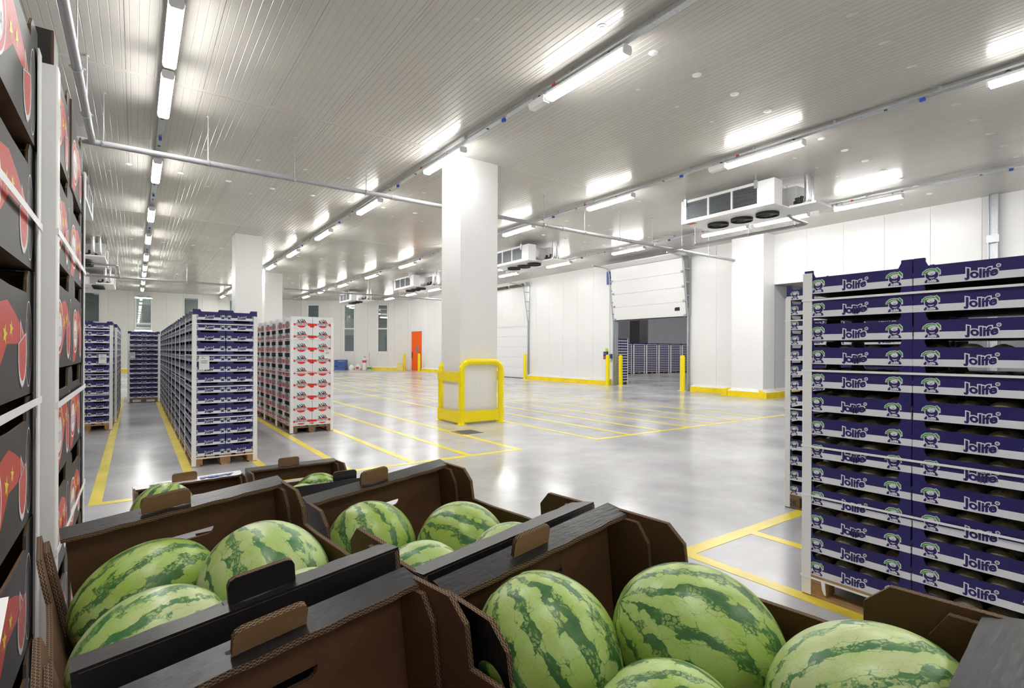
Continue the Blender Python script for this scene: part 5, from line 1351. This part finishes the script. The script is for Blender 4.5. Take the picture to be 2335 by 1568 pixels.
# lower tiers and pallets under them
lowp = carton('melon_carton', FW_ - 0.006, FD_ - 0.006, 0.358, 0.275, 0.13, M['greyprint'], M['kraft_in'], None, (0, 0), None, 0.05, 21)
first = True
for (gx, gy, nt, pz, rzz, nm) in ((0.345, 0.740, 2, 0.144, math.radians(4), 'front'), (0.405, 2.32, 2, 0.0, math.radians(2), 'rear')):
    c_, s_ = math.cos(rzz), math.sin(rzz)
    for q, (dx, dy) in enumerate(((-0.2, -0.31), (0.2, -0.31), (-0.2, 0.31), (0.2, 0.31))):
        if nm == 'rear' and dy < 0: dy = -0.31
        for k in range(nt):
            if nm == 'rear': zz = 0.144 + k * 0.2; 
            else: zz = 0.144 + k * 0.3615
            gyy = gy + (0.0 if nm == 'front' else -0.31)
            loc = (gx + dx * c_ - dy * s_, gyy + dx * s_ + dy * c_, zz)
            lab = 'black carton, %s tier, %s, under the %s open cartons' % (('lower', 'upper')[k], ('near left', 'near right', 'far left', 'far right')[q], nm)
            if nm == 'rear' and k == 1: continue
            if first: lowp.location = loc; lowp.rotation_euler = (0, 0, rzz); tag(lowp, lab, 'carton', 'lower cartons of the foreground loads'); first = False
            else: inst(lowp, loc, rzz, lab, 'lower cartons of the foreground loads')
    pallet(gx, gy + (0 if nm == 'front' else -0.31), PI / 2 + rzz, 'wooden pallet under the %s foreground load of watermelon cartons' % nm)
# boards filling the rear load up to its open cartons
b = MB(); b.box(-0.40, -0.60, 0, 0.40, 0.60, 0.155); o = b.build('layer_tray', M['kraft']); o.location = (0.405, 2.01, 0.505); o.rotation_euler = (0, 0, math.radians(2)); tag(o, 'brown board layer under the rear open cartons', 'tray')
# strap end and film beside the left carton
t = thing('strap', 'loose white strap end rising at the lower left beside the open carton', 'strap', (-0.13, 0.60, 1.15))
b = MB()
pts = [(0.045, -0.13, 0.00), (0.02, -0.02, 0.03), (0.0, 0.15, 0.05), (-0.02, 0.42, 0.09)]
for p, q in zip(pts[:-1], pts[1:]): b.face([(p[0] - 0.006, p[1], p[2]), (p[0] + 0.006, p[1], p[2]), (q[0] + 0.006, q[1], q[2]), (q[0] - 0.006, q[1], q[2])])
b.build('band', M['strap'], t)

# ================================================================== WATERMELONS
def melon_mesh(seed):
    rr = random.Random(seed); mb = MB(); n, m = 72, 44
    ph = [rr.uniform(0, 6.28) for _ in range(4)]
    prof = []
    for j in range(1, m):
        a = PI * j / m; prof.append((math.sin(a), -math.cos(a)))
    mb.v.append((0, 0, -0.985))
    for (r, z) in prof:
        for i in range(n):
            t = 2 * PI * i / n
            k = 1 + 0.010 * math.sin(2 * t + ph[0] + z) + 0.008 * math.sin(3 * t + ph[1] - 2 * z) + 0.005 * math.sin(10 * t + ph[2]) * r
            dz = 0.985 if abs(z) > 0.97 else 1.0
            mb.v.append((r * k * math.cos(t), r * k * math.sin(t), z * dz))
    mb.v.append((0, 0, 0.985)); top = len(mb.v) - 1
    for i in range(n):
        mb.f.append((0, 1 + (i + 1) % n, 1 + i)); mb.m.append(0)
        mb.f.append((top, 1 + (m - 2) * n + i, 1 + (m - 2) * n + (i + 1) % n)); mb.m.append(0)
    for j in range(m - 2):
        for i in range(n):
            a = 1 + j * n + i; b_ = 1 + j * n + (i + 1) % n; mb.f.append((a, b_, b_ + n, a + n)); mb.m.append(0)
    return mb
MA = [melon_mesh(s).mesh('watermelon', [M['melon_a']], 180) for s in (1, 2, 3)]
MBp = [melon_mesh(s).mesh('watermelon', [M['melon_b']], 180) for s in (4, 5)]
sb = MB(); sb.lathe([(0.10, 0.965), (0.095, 0.992), (0.06, 0.988), (0.035, 0.975), (0.0, 0.978)], n=16); STEM = sb.mesh('stem_scar', [M['stem']], 60)
def ray(px, py):
    return fw + r2 * ((px - 1167.5) / 1200.0) - u2 * ((py - 801.3) / 1200.0)
def wm(label, px, py, depth, R, ratio, axis, pale=False, k=0, spin=0.0):
    """fruit whose outline centre is met on the line of sight through (px, py); axis = direction of its long axis"""
    P = Vector((0, 0, HCAM)) + ray(px, py) * depth
    o = bpy.data.objects.new('watermelon', (MBp if pale else MA)[k % (2 if pale else 3)]); COL.objects.link(o)
    o.location = P; o.scale = (R, R, R * ratio)
    a = Vector(axis).normalized()
    o.rotation_mode = 'XYZ'; o.rotation_euler = (a.to_track_quat('Z', 'Y').to_matrix() @ Matrix.Rotation(spin, 3, 'Z')).to_euler()
    tag(o, label, 'watermelon', 'watermelons in the foreground cartons')
    part('stem_scar', STEM, o)
    return o
wm('striped watermelon at the left of the lower right carton, dry scratch across it', 1252, 1492, 0.735, 0.101, 1.12, (-0.25, 0.55, 0.75), False, 0, 0.4)
wm('big striped watermelon at the back right of the lower right carton, stem scar facing right', 1592, 1468, 0.725, 0.101, 1.18, (0.62, -0.62, -0.42), False, 1, 0.0)
wm('pale yellowish watermelon at the lower right edge of the photo', 1990, 1618, 0.57, 0.086, 1.28, (0.75, -0.55, 0.1), True, 0, 1.0)
wm('striped watermelon at the bottom edge, in front of the big one with the scar', 1520, 1688, 0.56, 0.076, 1.1, (0.5, -0.6, 0.5), False, 2, 2.0)
wm('dark striped watermelon at the back left of the middle carton', 847, 1248, 1.235, 0.103, 1.05, (-0.2, 0.6, 0.8), False, 2, 0.7)
wm('striped watermelon at the back right of the middle carton', 1055, 1248, 1.21, 0.101, 1.05, (-0.7, 0.45, 0.5), False, 0, 2.2)
wm('pale watermelon peeping over the rim of the middle carton, behind the brown tab', 1165, 1292, 1.03, 0.083, 1.05, (0.7, -0.3, 0.3), True, 1, 0.2)
wm('very pale watermelon at the front of the middle carton', 958, 1335, 0.98, 0.079, 1.1, (0.8, -0.2, 0.3), True, 0, 2.6)
wm('striped watermelon against the back wall of the left carton', 338, 1362, 0.97, 0.098, 1.22, (0.85, 0.3, 0.25), False, 1, 1.3)
wm('rounded watermelon with a pale patch at the back right of the left carton', 608, 1337, 0.95, 0.111, 1.05, (-0.35, 0.5, 0.8), True, 1, 1.9)
wm('long pale green watermelon at the front left of the left carton', 350, 1484, 0.74, 0.083, 1.18, (0.95, 0.25, 0.22), True, 0, 0.3)
wm('pale watermelon just showing behind the black tab of the left carton', 690, 1412, 0.79, 0.070, 1.1, (0.8, 0.2, 0.4), True, 1, 3.0)
wm('watermelon in the white topped carton, farther back', 372, 1168, 2.0, 0.104, 1.08, (0.4, 0.3, 0.85), False, 0, 0.5)
wm('watermelon with a tan scar patch in the farthest black carton', 725, 1129, 2.42, 0.102, 1.05, (0.8, -0.4, 0.3), False, 2, 1.0)
wm('pale watermelon at the left front in the farthest black carton', 688, 1152, 2.14, 0.085, 1.05, (0.8, 0.4, 0.3), True, 0, 1.5)
